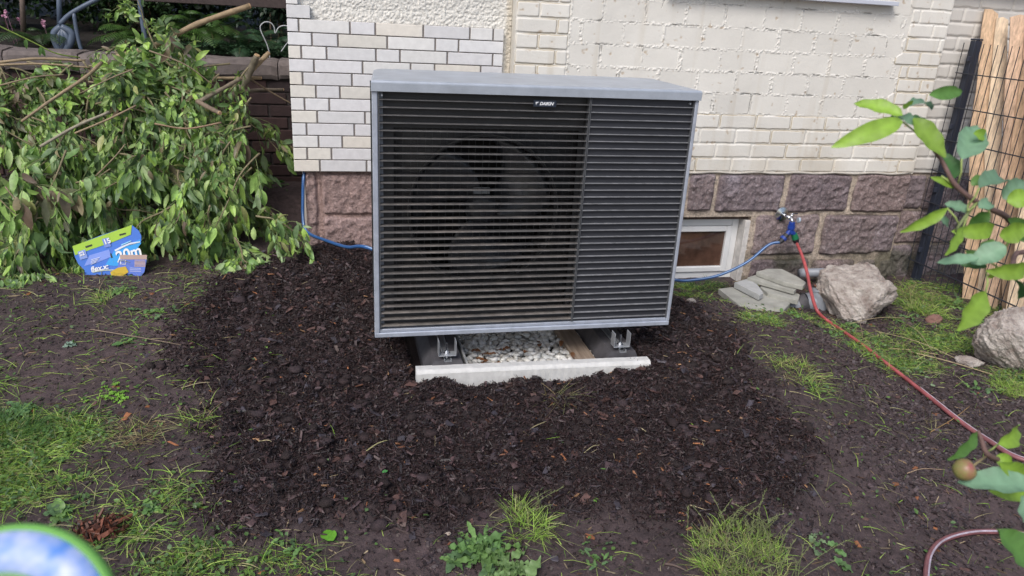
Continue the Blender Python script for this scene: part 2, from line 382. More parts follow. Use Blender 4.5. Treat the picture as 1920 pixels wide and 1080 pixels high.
# ------------------------------------------------------------------ leaves and blades
def leaf_batch(P, D, Nn, L, W, curl, col, nseg=5, fold=.25, wave=0, shape=1.0):
    """P base, D direction, Nn normal (n,3); returns V,Q,C"""
    n = len(P); D = D/np.linalg.norm(D, axis=1)[:, None]
    B = np.cross(D, Nn); B /= np.linalg.norm(B, axis=1)[:, None]+1e-9; Nn = np.cross(B, D)
    L = np.broadcast_to(L, (n,)); W = np.broadcast_to(W, (n,)); curl = np.broadcast_to(curl, (n,))
    V = np.zeros((n, nseg+1, 3, 3))
    for i in range(nseg+1):
        t = i/nseg; wd = (math.sin(math.pi*min(1, t**.8*.97+.015))**.8)*W*.5
        if i == nseg: wd = W*.015
        ang = curl*t; s = L*t*np.sinc(ang/2/math.pi); cx = s*np.cos(ang/2); cz = -s*np.sin(ang/2)
        mid = P+D*cx[:, None]+Nn*cz[:, None]
        nn = Nn*np.cos(ang)[:, None]+D*np.sin(ang)[:, None]
        wv = wave*W*math.sin(t*17)
        for j, sgn in enumerate((-1, 0, 1)):
            V[:, i, j] = mid+B*(sgn*wd)[:, None]+nn*((fold*wd*abs(sgn))+(wv*sgn if sgn else 0))[:, None]
    q = []
    for i in range(nseg):
        for j in (0, 1): q.append((i*3+j, i*3+j+1, i*3+j+4, i*3+j+3))
    K = (nseg+1)*3
    Qa = (np.arange(n)[:, None, None]*K+np.array(q)[None]).reshape(-1, 4)
    C = np.repeat(col, K, 0)
    return V.reshape(-1, 3), Qa, C
def blade_batch(P, D, L, W, bend, col, nseg=3):
    n = len(P); D = D/np.linalg.norm(D, axis=1)[:, None]
    side = np.cross(D, rng.normal(size=(n, 3))); side /= np.linalg.norm(side, axis=1)[:, None]
    hd = D.copy(); hd[:, 2] = 0; hd += rng.normal(0, .15, (n, 3))*[1, 1, 0]
    V = np.zeros((n, nseg+1, 2, 3))
    for i in range(nseg+1):
        t = i/nseg
        mid = P+D*(L*t)[:, None]+hd*(bend*L*t*t)[:, None]-np.array([0, 0, 1.0])*(bend*L*t*t*.5)[:, None]
        wd = W*(1-t)**.7*.5+.0002
        V[:, i, 0] = mid-side*wd[:, None]; V[:, i, 1] = mid+side*wd[:, None]
    q = [(i*2, i*2+1, i*2+3, i*2+2) for i in range(nseg)]
    K = (nseg+1)*2
    return V.reshape(-1, 3), (np.arange(n)[:, None, None]*K+np.array(q)[None]).reshape(-1, 4), np.repeat(col, K, 0)
def rdir(n, up=1.0, sp=.6):
    d = rng.normal(0, sp, (n, 3)); d[:, 2] = up+rng.normal(0, .25, n); return d/np.linalg.norm(d, axis=1)[:, None]
def pick(cols, n, v=.25):
    return np.asarray(cols)[rng.integers(0, len(cols), n)]*rng.uniform(1-v, 1+v, (n, 1))
GR = [(.25, .42, .07), (.34, .52, .10), (.18, .33, .07), (.40, .53, .13), (.42, .43, .20)]
ST = [(.34, .30, .16), (.28, .22, .12), (.26, .28, .12)]
# ------------------------------------------------------------------ the house
house = empty('house', (0, 1.3, 0))
tag(house, 'cream painted brick house with pale tiled facing on a reddish stone plinth', 'house')
HO = np.array([0, 1.3, 0])
def wall_hf(name, x0, x1, z0, z1, y, fun, mt, st=.004, depth=.25):
    xs = np.arange(x0, x1+st/2, st); zs = np.arange(z0, z1+st/2, st)
    X, Zz = np.meshgrid(xs, zs); h, c = fun(X, Zz)
    V = np.stack([X, y-h, Zz], -1).reshape(-1, 3); C = c.reshape(-1, 3)
    n, k = len(xs), len(zs); I = np.arange(n*k).reshape(k, n)
    Q = np.stack([I[:-1, :-1], I[:-1, 1:], I[1:, 1:], I[1:, :-1]], -1).reshape(-1, 4)
    # returns: rim going back by depth
    rim = np.concatenate([I[0], I[1:, -1], I[-1, -2::-1], I[-2:0:-1, 0]]); m0 = len(V)
    Vr = V[rim].copy(); Vr[:, 1] = y+depth
    ar = np.arange(len(rim)); nb = np.roll(ar, -1)
    Qr = np.stack([rim[ar], m0+ar, m0+nb, rim[nb]], -1)
    V = np.concatenate([V, Vr, V[rim]]); C = np.concatenate([C, C[rim], C[rim]])
    Qr = np.stack([m0+len(rim)+ar, m0+ar, m0+nb, m0+len(rim)+nb], -1)
    return mesh_np(name, V-HO, [Q, Qr], mt, C, house)
def blocks_field(X, Z, blocks, edge, wob=0, ws=30, rr=.01, sd=0):
    """returns inside distance and block id"""
    wx = X+wob*fbm(X*ws, Z*ws, 2, sd); wz = Z+wob*fbm(X*ws, Z*ws, 2, sd+4)
    D = np.full(X.shape, -.05); ID = np.zeros(X.shape, int)-1
    for i, b in enumerate(blocks):
        x0, x1, z0, z1 = b[:4]
        mk = (X > x0-.03) & (X < x1+.03) & (Z > z0-.03) & (Z < z1+.03)
        if not mk.any(): continue
        a, c = wx[mk], wz[mk]
        if len(b) > 4: a = a-b[4]*(c-z0)      # sheared side
        qx = np.abs(a-(x0+x1)/2)-(x1-x0)/2+rr; qz = np.abs(c-(z0+z1)/2)-(z1-z0)/2+rr
        s = -(np.hypot(np.maximum(qx, 0), np.maximum(qz, 0))+np.minimum(np.maximum(qx, qz), 0)-rr)
        cur = D[mk]; up = s > cur; cur[up] = s[up]; D[mk] = cur
        t = ID[mk]; t[up] = i; ID[mk] = t
    return D, ID
YW = 1.25
NX0, NX1, NZ0 = .467, 2.50, .946
blk = []   # (x0,x1,z0,z1)
kinds = []
# NF brick courses: pitch .0775 ; below niche everywhere, at both sides full height
pz = (NZ0-.600)/4.5; pz = .0775
def course(x0, x1, z0, z1, L, j, off):
    x = x0-off
    while x < x1:
        a, b = max(x, x0), min(x+L, x1)
        if b-a > .02: blk.append((a+j/2, b-j/2, z0+j/2, z1-j/2)); kinds.append(0)
        x += L
zz = .608; r = 0
while zz < NZ0-.02:
    course(.17, 2.82, zz, zz+.0845, .232, .011, .116*(r % 2)+.03); zz += .0845; r += 1
ztop = zz
zz = ztop; r = 0
while zz < 1.75:
    for (a, b, o) in ((.17, NX0-.004, 0 if r % 2 else .10), (2.50+.05*((r//2) % 2), 2.82, .06+.11*(r % 2))): course(a, b, zz, zz+.0785, .226, .010, o)
    zz += .0785; r += 1
nb0 = len(blk); zz = ztop; r = 0
while zz < 1.62:
    hgt = .118
    x = NX0-.12*(r % 2)-.05
    while x < NX1:
        a, b = max(x, NX0), min(x+.232+random.uniform(-.01, .01), 2.495+.05*(r % 2)); 
        if b-a > .03: blk.append((a+.003, b-.003, zz+.003, zz+hgt-.003)); kinds.append(1)
        x += .236
    zz += hgt; r += 1
kinds = np.array(kinds+[0])
def paintf(X, Z):
    D, ID = blocks_field(X, Z, blk, .01, .0026, 30, .006, 3)
    big = kinds[ID] == 1
    nse = fbm(X*60, Z*60, 3, 21); lo = fbm(X*5, Z*5, 3, 22)
    h = sstep(-.0008, .0028, D)*.0052
    mort = sstep(.001, -.002, D)
    h_b = sstep(-.004, .001, D)*.0012+sstep(.007, -.001, D)*.0042*np.clip(fbm(X*120, Z*120, 3, 24)*2.2+.1+lo, 0, 1)
    crack = np.exp(-((D+.0005+.0012*nse)/.0015)**2)*np.clip(fbm(X*16, Z*16, 3, 23)*3.2-.25, 0, 1)
    h = np.where(big, h_b-crack*.007, h+mort*nse*.0015)
    h += .0008*fbm(X*14, Z*14, 3, 31)+.0008*lo
    # long crack in the render
    c = np.ones(X.shape+(3,))*np.array([.735, .715, .665])
    if len(blk):
        rv = np.random.default_rng(5).uniform(.955, 1.03, len(blk)+1)[ID]; c = c*rv[..., None]
    c = c*(1-.8*(np.where(big, crack, 0))[..., None])
    t_ = np.clip((1.66-Z)/.16, 0, 1); cx = 1.03-.055*t_+.006*fbm(Z*40, Z*0, 3, 95); hair = np.exp(-((X-cx)/.0016)**2)*(Z > 1.50)
    h = h-.003*hair; c = c*(1-.55*hair[..., None])
    chip_ = np.clip(fbm(X*30, Z*30, 3, 96)*6-3.3, 0, 1); c = c*(1-.45*chip_[..., None]*np.array([.6, .8, 1])); h = h-.001*chip_
    st_ = sstep(.80, .61, Z+.06*lo)*np.clip(.4+fbm(X*8, Z*3, 3, 97), 0, 1)*.16; run = np.clip(fbm(X*22, Z*1.2, 3, 98)*2-.55, 0, 1)*.13; c = c*(1-(st_+run)[..., None]*np.array([.7, .9, 1.2]))
    gap = (~big)*np.exp(-((D+.0008)/.0020)**2)*np.clip(fbm(X*7, Z*7, 2, 33)*3+.75, 0, 1)*.8
    c = c*(1-gap[..., None]*np.array([.62, .74, .95]))
    c = c*(1+.05*lo[..., None])
    return h, c
wall_hf('painted_brickwork', .17, 2.82, .604, 1.72, YW, paintf, MT['paint'], .0033)
# recessed stretch to the right of the corner
blk_save = blk; blk = []; kinds = []
zz = .62; r = 0
while zz < 1.75:
    course(2.80, 4.2, zz, zz+.0815, .235, .010, .1*(r % 2)); zz += .0815; r += 1
blk2 = blk; kinds2 = np.array(kinds+[0])
def paintf2(X, Z):
    D, ID = blocks_field(X, Z, blk2, .01, .0035, 22, .008, 6)
    nse = fbm(X*60, Z*60, 3, 41)
    h = sstep(-.001, .005, D)*.008+.0015*nse*sstep(.001, -.003, D)+.001*fbm(X*14, Z*14, 3, 31)
    rv = np.random.default_rng(6).uniform(.93, 1.03, len(blk2)+1)[ID]
    c = np.ones(X.shape+(3,))*np.array([.64, .615, .575])*rv[..., None]  # same paint darkened to put in the shade of the recess
    gap = np.exp(-((D-.0005)/.0014)**2)*(fbm(X*7, Z*7, 2, 33) > -.1)*.35
    return h, c*(1-gap[..., None])
wall_hf('recessed_brickwork', 2.822, 4.1, .604, 1.72, YW+.035, paintf2, MT['paint'], .006)

# roughcast render above and beside the tiles
def roughf(X, Z):
    n = fbm(X*105, Z*105, 3, 50); n2 = fbm(X*9, Z*9, 3, 51)
    zl = ((Z-1.392+.004*fbm(X*8, Z*0, 2, 52)) % .118)
    g = np.exp(-((zl-.02)/.0035)**2)*np.clip(.5+fbm(X*6, Z*6, 2, 53)*1.5, 0, 1)
    h = .0045*np.clip(n*1.5, -.7, 1)+.0015*n2-.004*g
    c = np.ones(X.shape+(3,))*np.array([.72, .705, .66])*(1+.06*n2)[..., None]
    edge = sstep(.128, .15, X)  # brownish shadow painted into the corner beside the projecting brickwork
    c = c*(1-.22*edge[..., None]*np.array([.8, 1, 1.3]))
    return h, c
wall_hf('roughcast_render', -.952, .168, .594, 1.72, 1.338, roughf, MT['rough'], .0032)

# glazed tile facing: joints taken from the facade, row by row
YT = 1.300
rows = [
 [160, 545, 735, 1095, 1445, 1620], [260, 455, 825, 1185, 1360], [180, 370, 740, 920, 1275, 1615],
 [275, 640, 1000, 1180, 1525], [190, 560, 930, 1110, 1470], [290, 470, 840, 1020, 1380, 1560], [205, 390, 750, 1100, 1280], [300, 658, 1010, 1190, 1540],
 [220, 578, 770, 1130, 1480], [310, 488, 850, 1200, 1380], [225, 407, 760, 940, 1300], [320, 670, 850, 1210, 1400]]
TZ0, TZ1 = .584, 1.352; TP = (TZ1-TZ0)/12
bmort = MB(); bt = MB()
TCOL = [(.735, .735, .745), (.75, .745, .735), (.72, .715, .73), (.75, .71, .645), (.73, .705, .65)]
XL, XR = -.980, .120
def tilebox(x0, x1, z0, z1, c, wrap=False):
    bt.box(x0, x1, YT, YT+.034, z0, z1, .0018, np.array(c)*random.uniform(.93, 1.05))
for i, js in enumerate(rows):
    z1 = TZ1-i*TP; z0 = z1-TP; zm = (z0+z1)/2
    xj = [XL]+[atY(520+j/4, 540-(0)+0, YT)[0] for j in js]
    # convert joint x positions at the row's own height
    xj = [XL]
    for j in js:
        px = 520+j/4; lo, hi = 0, 700
        for _ in range(30):
            md = (lo+hi)/2
            if atY(px, md, YT)[2] > zm: lo = md
            else: hi = md
        xj.append(atY(px, (lo+hi)/2, YT)[0])
    xj.append(XR)
    for a, b in zip(xj[:-1], xj[1:]):
        c = TCOL[3+random.randint(0, 1)] if (random.random() < .10 or (a == XL and random.random() < .5)) else TCOL[random.randint(0, 2)]
        g = .0045
        tilebox(a+(0 if a == XL else g), b-(0 if b == XR else g), z0+g*.6, z1-g*.6, c)
tilebox(XL, -.868, TZ1+.003, TZ1+TP-.001, TCOL[0])
tilebox(XL, -.925, TZ1+TP+.003, TZ1+2*TP-.001, TCOL[1])
tilebox(XL, -.868, TZ1+2*TP+.003, TZ1+3*TP-.001, TCOL[0])
tilebox(XL, -.925, TZ1+3*TP+.003, TZ1+4*TP-.001, TCOL[1])
bt.build('tiled_facing', MT['tile'], house, False, HO)
bmort.box(XL+.003, XR-.002, YT+.005, YT+.033, TZ0+.001, TZ1-.002, 0, (.20, .18, .17))
bmort.box(XL+.003, -.954, YT+.005, YT+.4, TZ0+.001, 1.72, 0, (.20, .18, .17))
bmort.build('tile_joints', MT['rough'], house, False, HO)
# solid body behind, side wall
bb = MB()
bb.box(-.950, 4.0, 1.385, 1.56, .60, 1.70, 0, (.5, .48, .45)); bb.box(-.950, 4.0, 1.56, 7.0, -.3, 4.6, 0, (.5, .48, .45))
bb.box(-.950, 4.0, 1.384, 1.56, 1.725, 4.6, 0, (.62, .60, .56))
bb.build('house_body', MT['paint'], house, False, HO)
be = MB()
be.box(-1.05, 4.0, 1.20, 1.383, 1.722, 4.6, 0, (.64, .62, .59))
be.build('upper_wall', MT['paint'], house, False, HO)
# metal sill seen at the very top
bs = MB(); bs.box(.98, 2.40, 1.195, 1.240, 1.588, 1.606, .002); bs.box(.98, 2.40, 1.190, 1.196, 1.583, 1.606, .002)
bs.build('window_sill', mat('sill_metal', (.55, .58, .66), .35, vary=.04), house, False, HO)

# ---- stone plinth
def XZ(px, py, y=YW): 
    p = atY(px, py, y); return p[0], p[2]
STC = [(.200, .158, .160), (.225, .172, .168), (.195, .158, .168), (.245, .195, .195), (.180, .142, .150)]
def stonef(blocks, mortc, seed, smoothmort=.5):
    def f(X, Z):
        D, ID = blocks_field(X, Z, blocks, .01, .009, 12, .024, seed)
        n = fbm(X*34, Z*34, 5, seed+60); lo = fbm(X*5, Z*5, 3, seed+61)
        s = sstep(-.002, .016, D)
        h = s*(.020+.013*n+.008*lo)+(1-s)*(.004*fbm(X*40, Z*40, 3, seed+62))
        und = np.exp(-((D+.001)/.003)**2)*np.clip(fbm(X*4, Z*4, 2, seed+63)*3+.3, 0, 1)
        h = h-.006*und
        cid = np.asarray(STC)[(ID*7+seed) % len(STC)]
        gl = np.clip(fbm(X*7, Z*7, 4, seed+64)*2.2-.3, 0, 1)*sstep(.25, .6, (Z-.1))
        sp = np.clip(fbm(X*110, Z*110, 2, seed+65)*2.4-.5, 0, 1)*1.0
        c = cid*(1+.35*n[..., None])+gl[..., None]*np.array([.07, .075, .10])+sp[..., None]*.09
        mc = np.asarray(mortc)*(1+.25*fbm(X*30, Z*30, 3, seed+66))[..., None]
        ms = sstep(.002, -.003, D)[..., None]
        c = c*(1-ms)+mc*ms
        c = c*(1-.6*und[..., None])
        mo = sstep(.14, .03, Z+.05*lo)*np.clip(.4+fbm(X*6, Z*6, 3, 70)*1.6, 0, 1)
        c = c*(1-mo[..., None]*.7)+mo[..., None]*.7*np.array([.045, .055, .03])
        return h, np.clip(c, .01, 1)
    return f
rowA = [(1190, 1288), (1290, 1339), (1343, 1469), (1476, 1594), (1601, 1703)]
pb = []
def addb(pxa, pya, pxb, pyb, g=.006, sh=0):
    ym = (pya+pyb)/2; x0 = XZ(pxa, ym)[0]; x1 = XZ(pxb, ym)[0]; z1 = XZ((pxa+pxb)/2, pya)[1]; z0 = XZ((pxa+pxb)/2, pyb)[1]; pb.append((x0+g, x1-g, z0+g, z1-g, sh))
for a, b in rowA: addb(a, 326, b, 399, .005)
for a, b, t, bt_ in ((1413, 1532, 402, 480), (1541, 1650, 402, 478), (1655, 1712, 402, 474)): addb(a, t, b, bt_, .007)
x0 = 2.52; pb[-1] = (2.60, 2.80, pb[-1][2], pb[-1][3], 0)
for a, b in ((1405, 1515), (1519, 1600), (1604, 1640), (1644, 1700)): addb(a, 486, b, 540, .008)
wx1 = 1.735   # right jamb of the window opening
wzt, wzb = .315, -.10
pl = stonef(pb, (.46, .385, .315), 3)
wall_hf('stone_plinth', wx1, 2.812, -.25, .3265, YW+.01, pl, MT['stone'], .005, .3)
pbt = [b for b in pb]
xw0 = .98
wall_hf('stone_plinth', xw0-1.15, 2.812, wzt+.012, .602, YW+.01, pl, MT['stone'], .005, .3)
# left and far right stretches of plinth
def leftb():
    L = [(-.935, -.868, -.2, .57), (-.845, -.55, .335, .572), (-.84, -.55, -.1, .322), (-.54, -.2, .335, .572), (-.54, -.2, -.1, .322)]
    return [(a, b, c, d, 0) for a, b, c, d in L]
STCL = STC
lf = stonef(leftb(), (.30, .22, .20), 8)
def lf2(X, Z):
    h, c = lf(X, Z); n = fbm(X*40, Z*40, 4, 90)
    c = c*.5+np.array([.30, .205, .185])*.75*(1+.25*n[..., None]); return h*.8+.004*n, c
wall_hf('stone_plinth', -.93, -.18, -.1, .580, 1.345, lf2, MT['stone'], .005, .3)
rb = [(2.83, 2.98, .36, .585, 0), (2.99, 3.3, .36, .585, 0), (2.83, 3.12, .12, .345, 0), (3.13, 3.5, .12, .345, 0), (3.31, 3.7, .36, .585, 0), (2.83, 3.0, -.15, .105, 0), (3.01, 3.4, -.15, .105, 0), (3.52, 4.0, .12, .345, 0)]
wall_hf('stone_plinth', 2.815, 4.1, -.25, .602, YW+.05, stonef(rb, (.40, .33, .27), 12), MT['stone'], .006, .3)
bk = MB(); bk.box(-.17, xw0, 1.27, 1.6, -.3, .601, 0, (.17, .12, .11)); bk.build('plinth_core', MT['stone'], house, False, HO)
# basement window
win = empty('basement_window', (0, 0, 0)); win.parent = house
wm = MB(); YF = 1.335
wm.box(xw0, wx1-.03, YF+.06, YF+.07, wzb-.1, wzt+.01)  # back board behind glass
wm.build('inner_panel', MT['void'], win, False, HO)
def frame_ring(m, x0, x1, z0, z1, wd, y0, y1, ch=.004):
    m.box(x0, x0+wd, y0, y1, z0, z1, ch); m.box(x1-wd, x1, y0, y1, z0, z1, ch)
    m.box(x0+wd, x1-wd, y0+.001, y1, z1-wd, z1, ch); m.box(x0+wd, x1-wd, y0+.001, y1, z0, z0+wd, ch)
fr = MB(); frame_ring(fr, xw0, 1.70, wzb, .295, .045, YF, YF+.06); frame_ring(fr, xw0+.047, 1.652, wzb+.047, .248, .035, YF-.012, YF+.04)
fr.build('window_frame', MT['winframe'], win, False, HO)
gl = MB(); gl.box(xw0+.07, 1.63, YF+.008, YF+.014, wzb+.07, .225); gl.build('pane', MT['glass'], win, False, HO)
rv = MB(); rv.box(1.702, 1.745, 1.262, 1.5, -.25, .30, .004); rv.box(xw0-.1, 1.702, 1.315, 1.5, -.3, wzb-.002, .004); rv.build('reveal', MT['reveal'], win, False, HO)
lt = MB(); lt.box(xw0-.2, 1.76, 1.30, 1.5, .300, wzt+.03, .004, (.12, .085, .07)); lt.build('lintel', MT['stone'], win, False, HO)
ldge = MB(); pp = [(x, YW+.004-.006*abs(math.sin(x*9)), .604+.004*math.sin(x*23)) for x in np.arange(.2, 2.81, .05)]
ldge.tube(pp, [.006+.003*random.random() for _ in pp], 6, (.5, .47, .42)); ldge.build('mortar_ledge', MT['rough'], house, True, HO)

# ------------------------------------------------------------------ heat pump
hp = empty('heat_pump', (0, .2, .19)); HPO = np.array([0, .2, .19])
tag(hp, 'large grey outdoor heat pump unit with dark horizontal grille and silver top cover', 'heat pump')
X0, X1, Z0, Z1, DEP = -.635, .635, .19, 1.19, .50
def hpb(m, name, mt, par=None, smooth=False): return m.build(name, mt, par or hp, smooth, HPO)
# silver front frame
m_ = MB()
m_.box(X0, X0+.020, -.004, .03, Z0+.02, Z1-.035, .003)
m_.box(X1-.014, X1, -.004, .03, Z0+.02, Z1-.035, .003)
m_.box(X0, X1, -.004, .03, Z0, Z0+.0205, .003); m_.box(X0+.0205, X1-.0145, .0025, .03, Z0+.021, Z0+.034, .002)
hpb(m_, 'front_frame', MT['silver'])
# top cover with rounded front lip and chamfered back corners
poly = [(X0-.004, -.012), (X1+.004, -.012), (X1+.004, DEP-.03), (X1-.03, DEP), (X0+.10, DEP), (X0+.05, DEP-.02), (X0+.028, DEP-.07)]
def prism(m, poly, z0, z1, ch, col=(1, 1, 1)):
    P = np.array(poly, float); c = P.mean(0); n = len(P); rings = []
    rr = [(z0, 0.0)]+[(z1-ch*(1-math.sin(a)), ch*(1-math.cos(a))) for a in np.linspace(0, math.pi/2, 5)]
    for z, ins in rr:
        d = P-c; L = np.linalg.norm(d, axis=1)[:, None]; rings.append(np.c_[P-np.sign(d)*ins*np.minimum(1, np.abs(d)/.2), np.full(n, z)])
    V = np.concatenate(rings+[[[c[0], c[1], z1]], [[c[0], c[1], z0]]]); Q = []; T = []
    k = len(rings)
    for i in range(k-1):
        for j in range(n): Q.append((i*n+j, i*n+(j+1) % n, (i+1)*n+(j+1) % n, (i+1)*n+j))
    for j in range(n): T.append((k*n, (k-1)*n+j, (k-1)*n+(j+1) % n)); T.append((k*n+1, (j+1) % n, j))
    m.add(V, Q, T, col)
m_ = MB(); prism(m_, poly, Z1-.036, Z1+.002, .009); cov = hpb(m_, 'top_cover', MT['cover'])
m_ = MB(); 
for x in (-.5, -.1, .3, .55):
    m_.tube([(x, .2+.1*x, Z1+.001), (x, .2+.1*x, Z1+.0045)], .006, 8)
# side panels and back, base
m_ = MB()
m_.box(X0+.028, X0+.040, .031, DEP-.02, Z0+.02, Z1-.037); m_.box(X1-.012, X1, .031, DEP-.02, Z0+.02, Z1-.037)
m_.box(X0+.03, X1, DEP-.02, DEP-.008, Z0+.02, Z1-.037); m_.box(X0+.03, X1-.002, .031, DEP-.01, Z0+.001, Z0+.02)
hpb(m_, 'casing', MT['casing'])
XD = .188
# louvre slats
def dustcol(X, zi):
    base = np.array([.115, .112, .112])*np.ones((len(X), 3))
    dust = np.array([.21, .19, .175])
    t = sstep(.95, .55, np.full(len(X), zi)); spot = np.exp(-((X+.35)/.2)**2-((zi-.62)/.22)**2)*1.1
    n = fbm(X*9, np.full(len(X), zi*37), 3, 77)
    k = np.clip((.30*t+.42*spot)*(1+1.6*n)+.65*sstep(.45, .22, zi)*(1+n), 0, 1)
    return base*(1-k[:, None])+dust*k[:, None]
def slats(xa, xb, name, dusty, yd):
    g = empty(name, (0, 0, 0)); g.parent = hp
    m = MB(); fl = MB()
    z = 1.152; i = 0
    nseg = 60
    while z > Z0+.040:
        x = np.linspace(xa, xb, nseg+1)
        prof = [(.000, z-.0015, 0), (.000, z+.0008, 0), (.004, z+.0015, 0), (yd, z+.0015, 1), (yd, z-.001, 0)]
        V = []; C = []
        for (yy, z_, d) in prof:
            V.append(np.stack([x, np.full_like(x, yy), np.full_like(x, z_)], -1))
            c = dustcol(x, z)*(1.0 if dusty else .55)
            if not dusty: c = np.ones_like(c)*np.array([.20, .205, .22])*(1+.15*fbm(x*6, x*0+z*31, 2, 5))[:, None]  # skylight on the slat tops painted in as a paler grey
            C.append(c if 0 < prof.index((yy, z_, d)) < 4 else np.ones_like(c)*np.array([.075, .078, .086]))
        V = np.concatenate(V); C = np.concatenate(C); k = nseg+1; Q = []
        for a in range(5):
            b = (a+1) % 5
            for s in range(nseg): Q.append((a*k+s, a*k+s+1, b*k+s+1, b*k+s))
        m.add(V, Q, None, C); z -= .02772; i += 1
    m.build('slats', MT['slat'], g, False, HPO)
    for q0, q1 in ((xa-.001, xa+.0015), (xb-.0015, xb+.001)):
        e = MB(); e.box(q0, q1, -.001, yd, Z0+.036, Z1-.038); e.build('grille_edge', MT['edge'], g, False, HPO)
    return g
slats(X0+.024, XD-.0025, 'fan_side_grille', True, .032)
slats(XD+.0025, X1-.018, 'closed_side_grille', False, .011)
m_ = MB(); m_.box(XD+.002, X1-.0145, .0115, .018, Z0+.03, Z1-.037); hpb(m_, 'front_panel', MT['panel'])
# plate with the square air opening behind the left grille
m_ = MB(); OX0, OX1, OZ0, OZ1 = -.555, .165, .27, 1.02; a0, a1 = X0+.0205, XD
m_.box(a0, OX0, .045, .05, Z0+.03, Z1-.037); m_.box(OX1, a1, .045, .05, Z0+.03, Z1-.037)
m_.box(OX0, OX1, .045, .05, OZ1, Z1-.037); m_.box(OX0, OX1, .045, .05, Z0+.03, OZ0)
hpb(m_, 'air_outlet_plate', mat('outlet_plate', (.042, .042, .046), .5))
# fan shroud with round mouth
FC = (-.192, .685); FR = .305
m_ = MB(); N_ = 72; th = np.arange(N_)/N_*2*math.pi
sq = []
for t in th:
    c, s = math.cos(t), math.sin(t); k = 1/max(abs(c), abs(s))
    sq.append((np.clip(FC[0]+c*k*.37, OX0-.02, OX1+.02), np.clip(FC[1]+s*k*.42, OZ0-.02, OZ1+.02)))
ringc = [(FC[0]+FR*math.cos(t), FC[1]+FR*math.sin(t)) for t in th]
prf = [(1.0, .095), (.985, .088), (.965, .092), (.96, .12), (.96, .22)]
V = [(x, .10, z) for x, z in sq]
for k, yy in prf: V += [(FC[0]+FR*k*math.cos(t), yy, FC[1]+FR*k*math.sin(t)) for t in th]
Q = [(a*N_+j, a*N_+(j+1) % N_, (a+1)*N_+(j+1) % N_, (a+1)*N_+j) for a in range(len(prf)) for j in range(N_)]
m_.add(V, Q); hpb(m_, 'fan_shroud', mat('shroud', (.030, .030, .033), .5), smooth=True)
m_ = MB(); m_.tube([(FC[0]+(FR+.001)*math.cos(t), .088, FC[1]+(FR+.001)*math.sin(t)) for t in list(th)+[0]], .0025, 6, cap=False)
hpb(m_, 'shroud_ring', mat('ring', (.10, .10, .10), .4), smooth=True)
m_ = MB(); m_.box(X0+.013, X1-.013, .40, .41, Z0+.021, Z1-.04); hpb(m_, 'coil', MT['void'])
# guard grid
m_ = MB()
x = OX0+.01
k_ = 0
while x < OX1:
    m_.tube([(x, .060, OZ0), (x, .060, OZ1)], .0011, 5); x += .0255+.0045*(k_ % 2); k_ += 1
for z in np.arange(OZ0+.05, OZ1, .105): m_.tube([(OX0, .064, z), (OX1, .064, z)], .0016, 5)
hpb(m_, 'fan_guard', MT['wire'])
# fan
fan = empty('fan', (0, 0, 0)); fan.parent = hp
m_ = MB(); m_.tube([(FC[0], y, FC[1]) for y in (.115, .125, .22)], [.04, .065, .068], 24); m_.build('fan_hub', MT['fan'], fan, True, HPO)
for bi, a0_ in enumerate((12, 132, 252)):
    V = []; nr, na = 10, 12
    for i in range(nr+1):
        r_ = .062+(.288-.062)*i/nr; t_ = i/nr
        aa = rad(a0_)+.55*t_**1.5; half = rad(34+6*t_)
        for j in range(na+1):
            u = j/na*2-1; an = aa+half*u
            V.append((FC[0]+r_*math.cos(an), .165+.045*u*(1-.25*t_)-.02*(1-u*u), FC[1]+r_*math.sin(an)))
    Q = [(i*(na+1)+j, i*(na+1)+j+1, (i+1)*(na+1)+j+1, (i+1)*(na+1)+j) for i in range(nr) for j in range(na)]
    b = mesh_np('fan_blade', np.array(V)-HPO, [np.array(Q)], MT['fan'], None, fan, True)
    sol = b.modifiers.new('s', 'SOLIDIFY'); sol.thickness = .004
m_ = MB(); m_.box(-.235, -.168, .112, .114, .752, .778); lab = m_.build('hub_label', mat('label_grey', (.25, .27, .29), .5), fan, False, HPO)
# badge with name and mark
bz = 1.1255; bx0, bx1 = -.038, .050
m_ = MB(); m_.box(bx0, bx1, -.0035, .002, bz-.0125, bz+.0115, .001); badge = hpb(m_, 'name_badge', MT['badge'])
def text_obj(txt, size, loc, parent, mt, name='lettering', shear=0, off=0, ext=.0004, rot=None, xs=1.0):
    cu = bpy.data.curves.new(name, 'FONT'); cu.body = txt; cu.size = size; cu.shear = shear; cu.offset = off; cu.extrude = ext
    cu.align_x = 'LEFT'; cu.align_y = 'CENTER'
    o = bpy.data.objects.new(name, cu); COL.objects.link(o)
    dg = bpy.context.evaluated_depsgraph_get(); me = bpy.data.meshes.new_from_object(o.evaluated_get(dg))
    bpy.data.objects.remove(o); me.materials.clear(); me.materials.append(mt)
    Rm = (rot or Matrix.Rotation(rad(90), 4, 'X'))
    me.transform(Matrix.Translation(Vector(loc)) @ Rm @ Matrix.Diagonal((xs, 1, 1, 1)))
    o = bpy.data.objects.new(name, me); COL.objects.link(o); o.parent = parent; return o
o = text_obj('DAIKIN', .0155, (bx0+.0225, -.0042, bz-.0005), badge, MT['white'], shear=.35, off=.0006, xs=1.02)
o.location = -Vector(HPO)
m_ = MB(); m_.ext([(bx0+.006, -.0038, bz+.006), (bx0+.0095, -.0038, bz-.007), (bx0+.011, -.0038, bz+.003)], np.array([0, -.0006, 0]))
m_.ext([(bx0+.0085, -.0038, bz+.006), (bx0+.0115, -.0038, bz+.000), (bx0+.020, -.0038, bz+.006)], np.array([0, -.0006, 0]))
o = m_.build('emblem', MT['white'], badge, False, HPO)
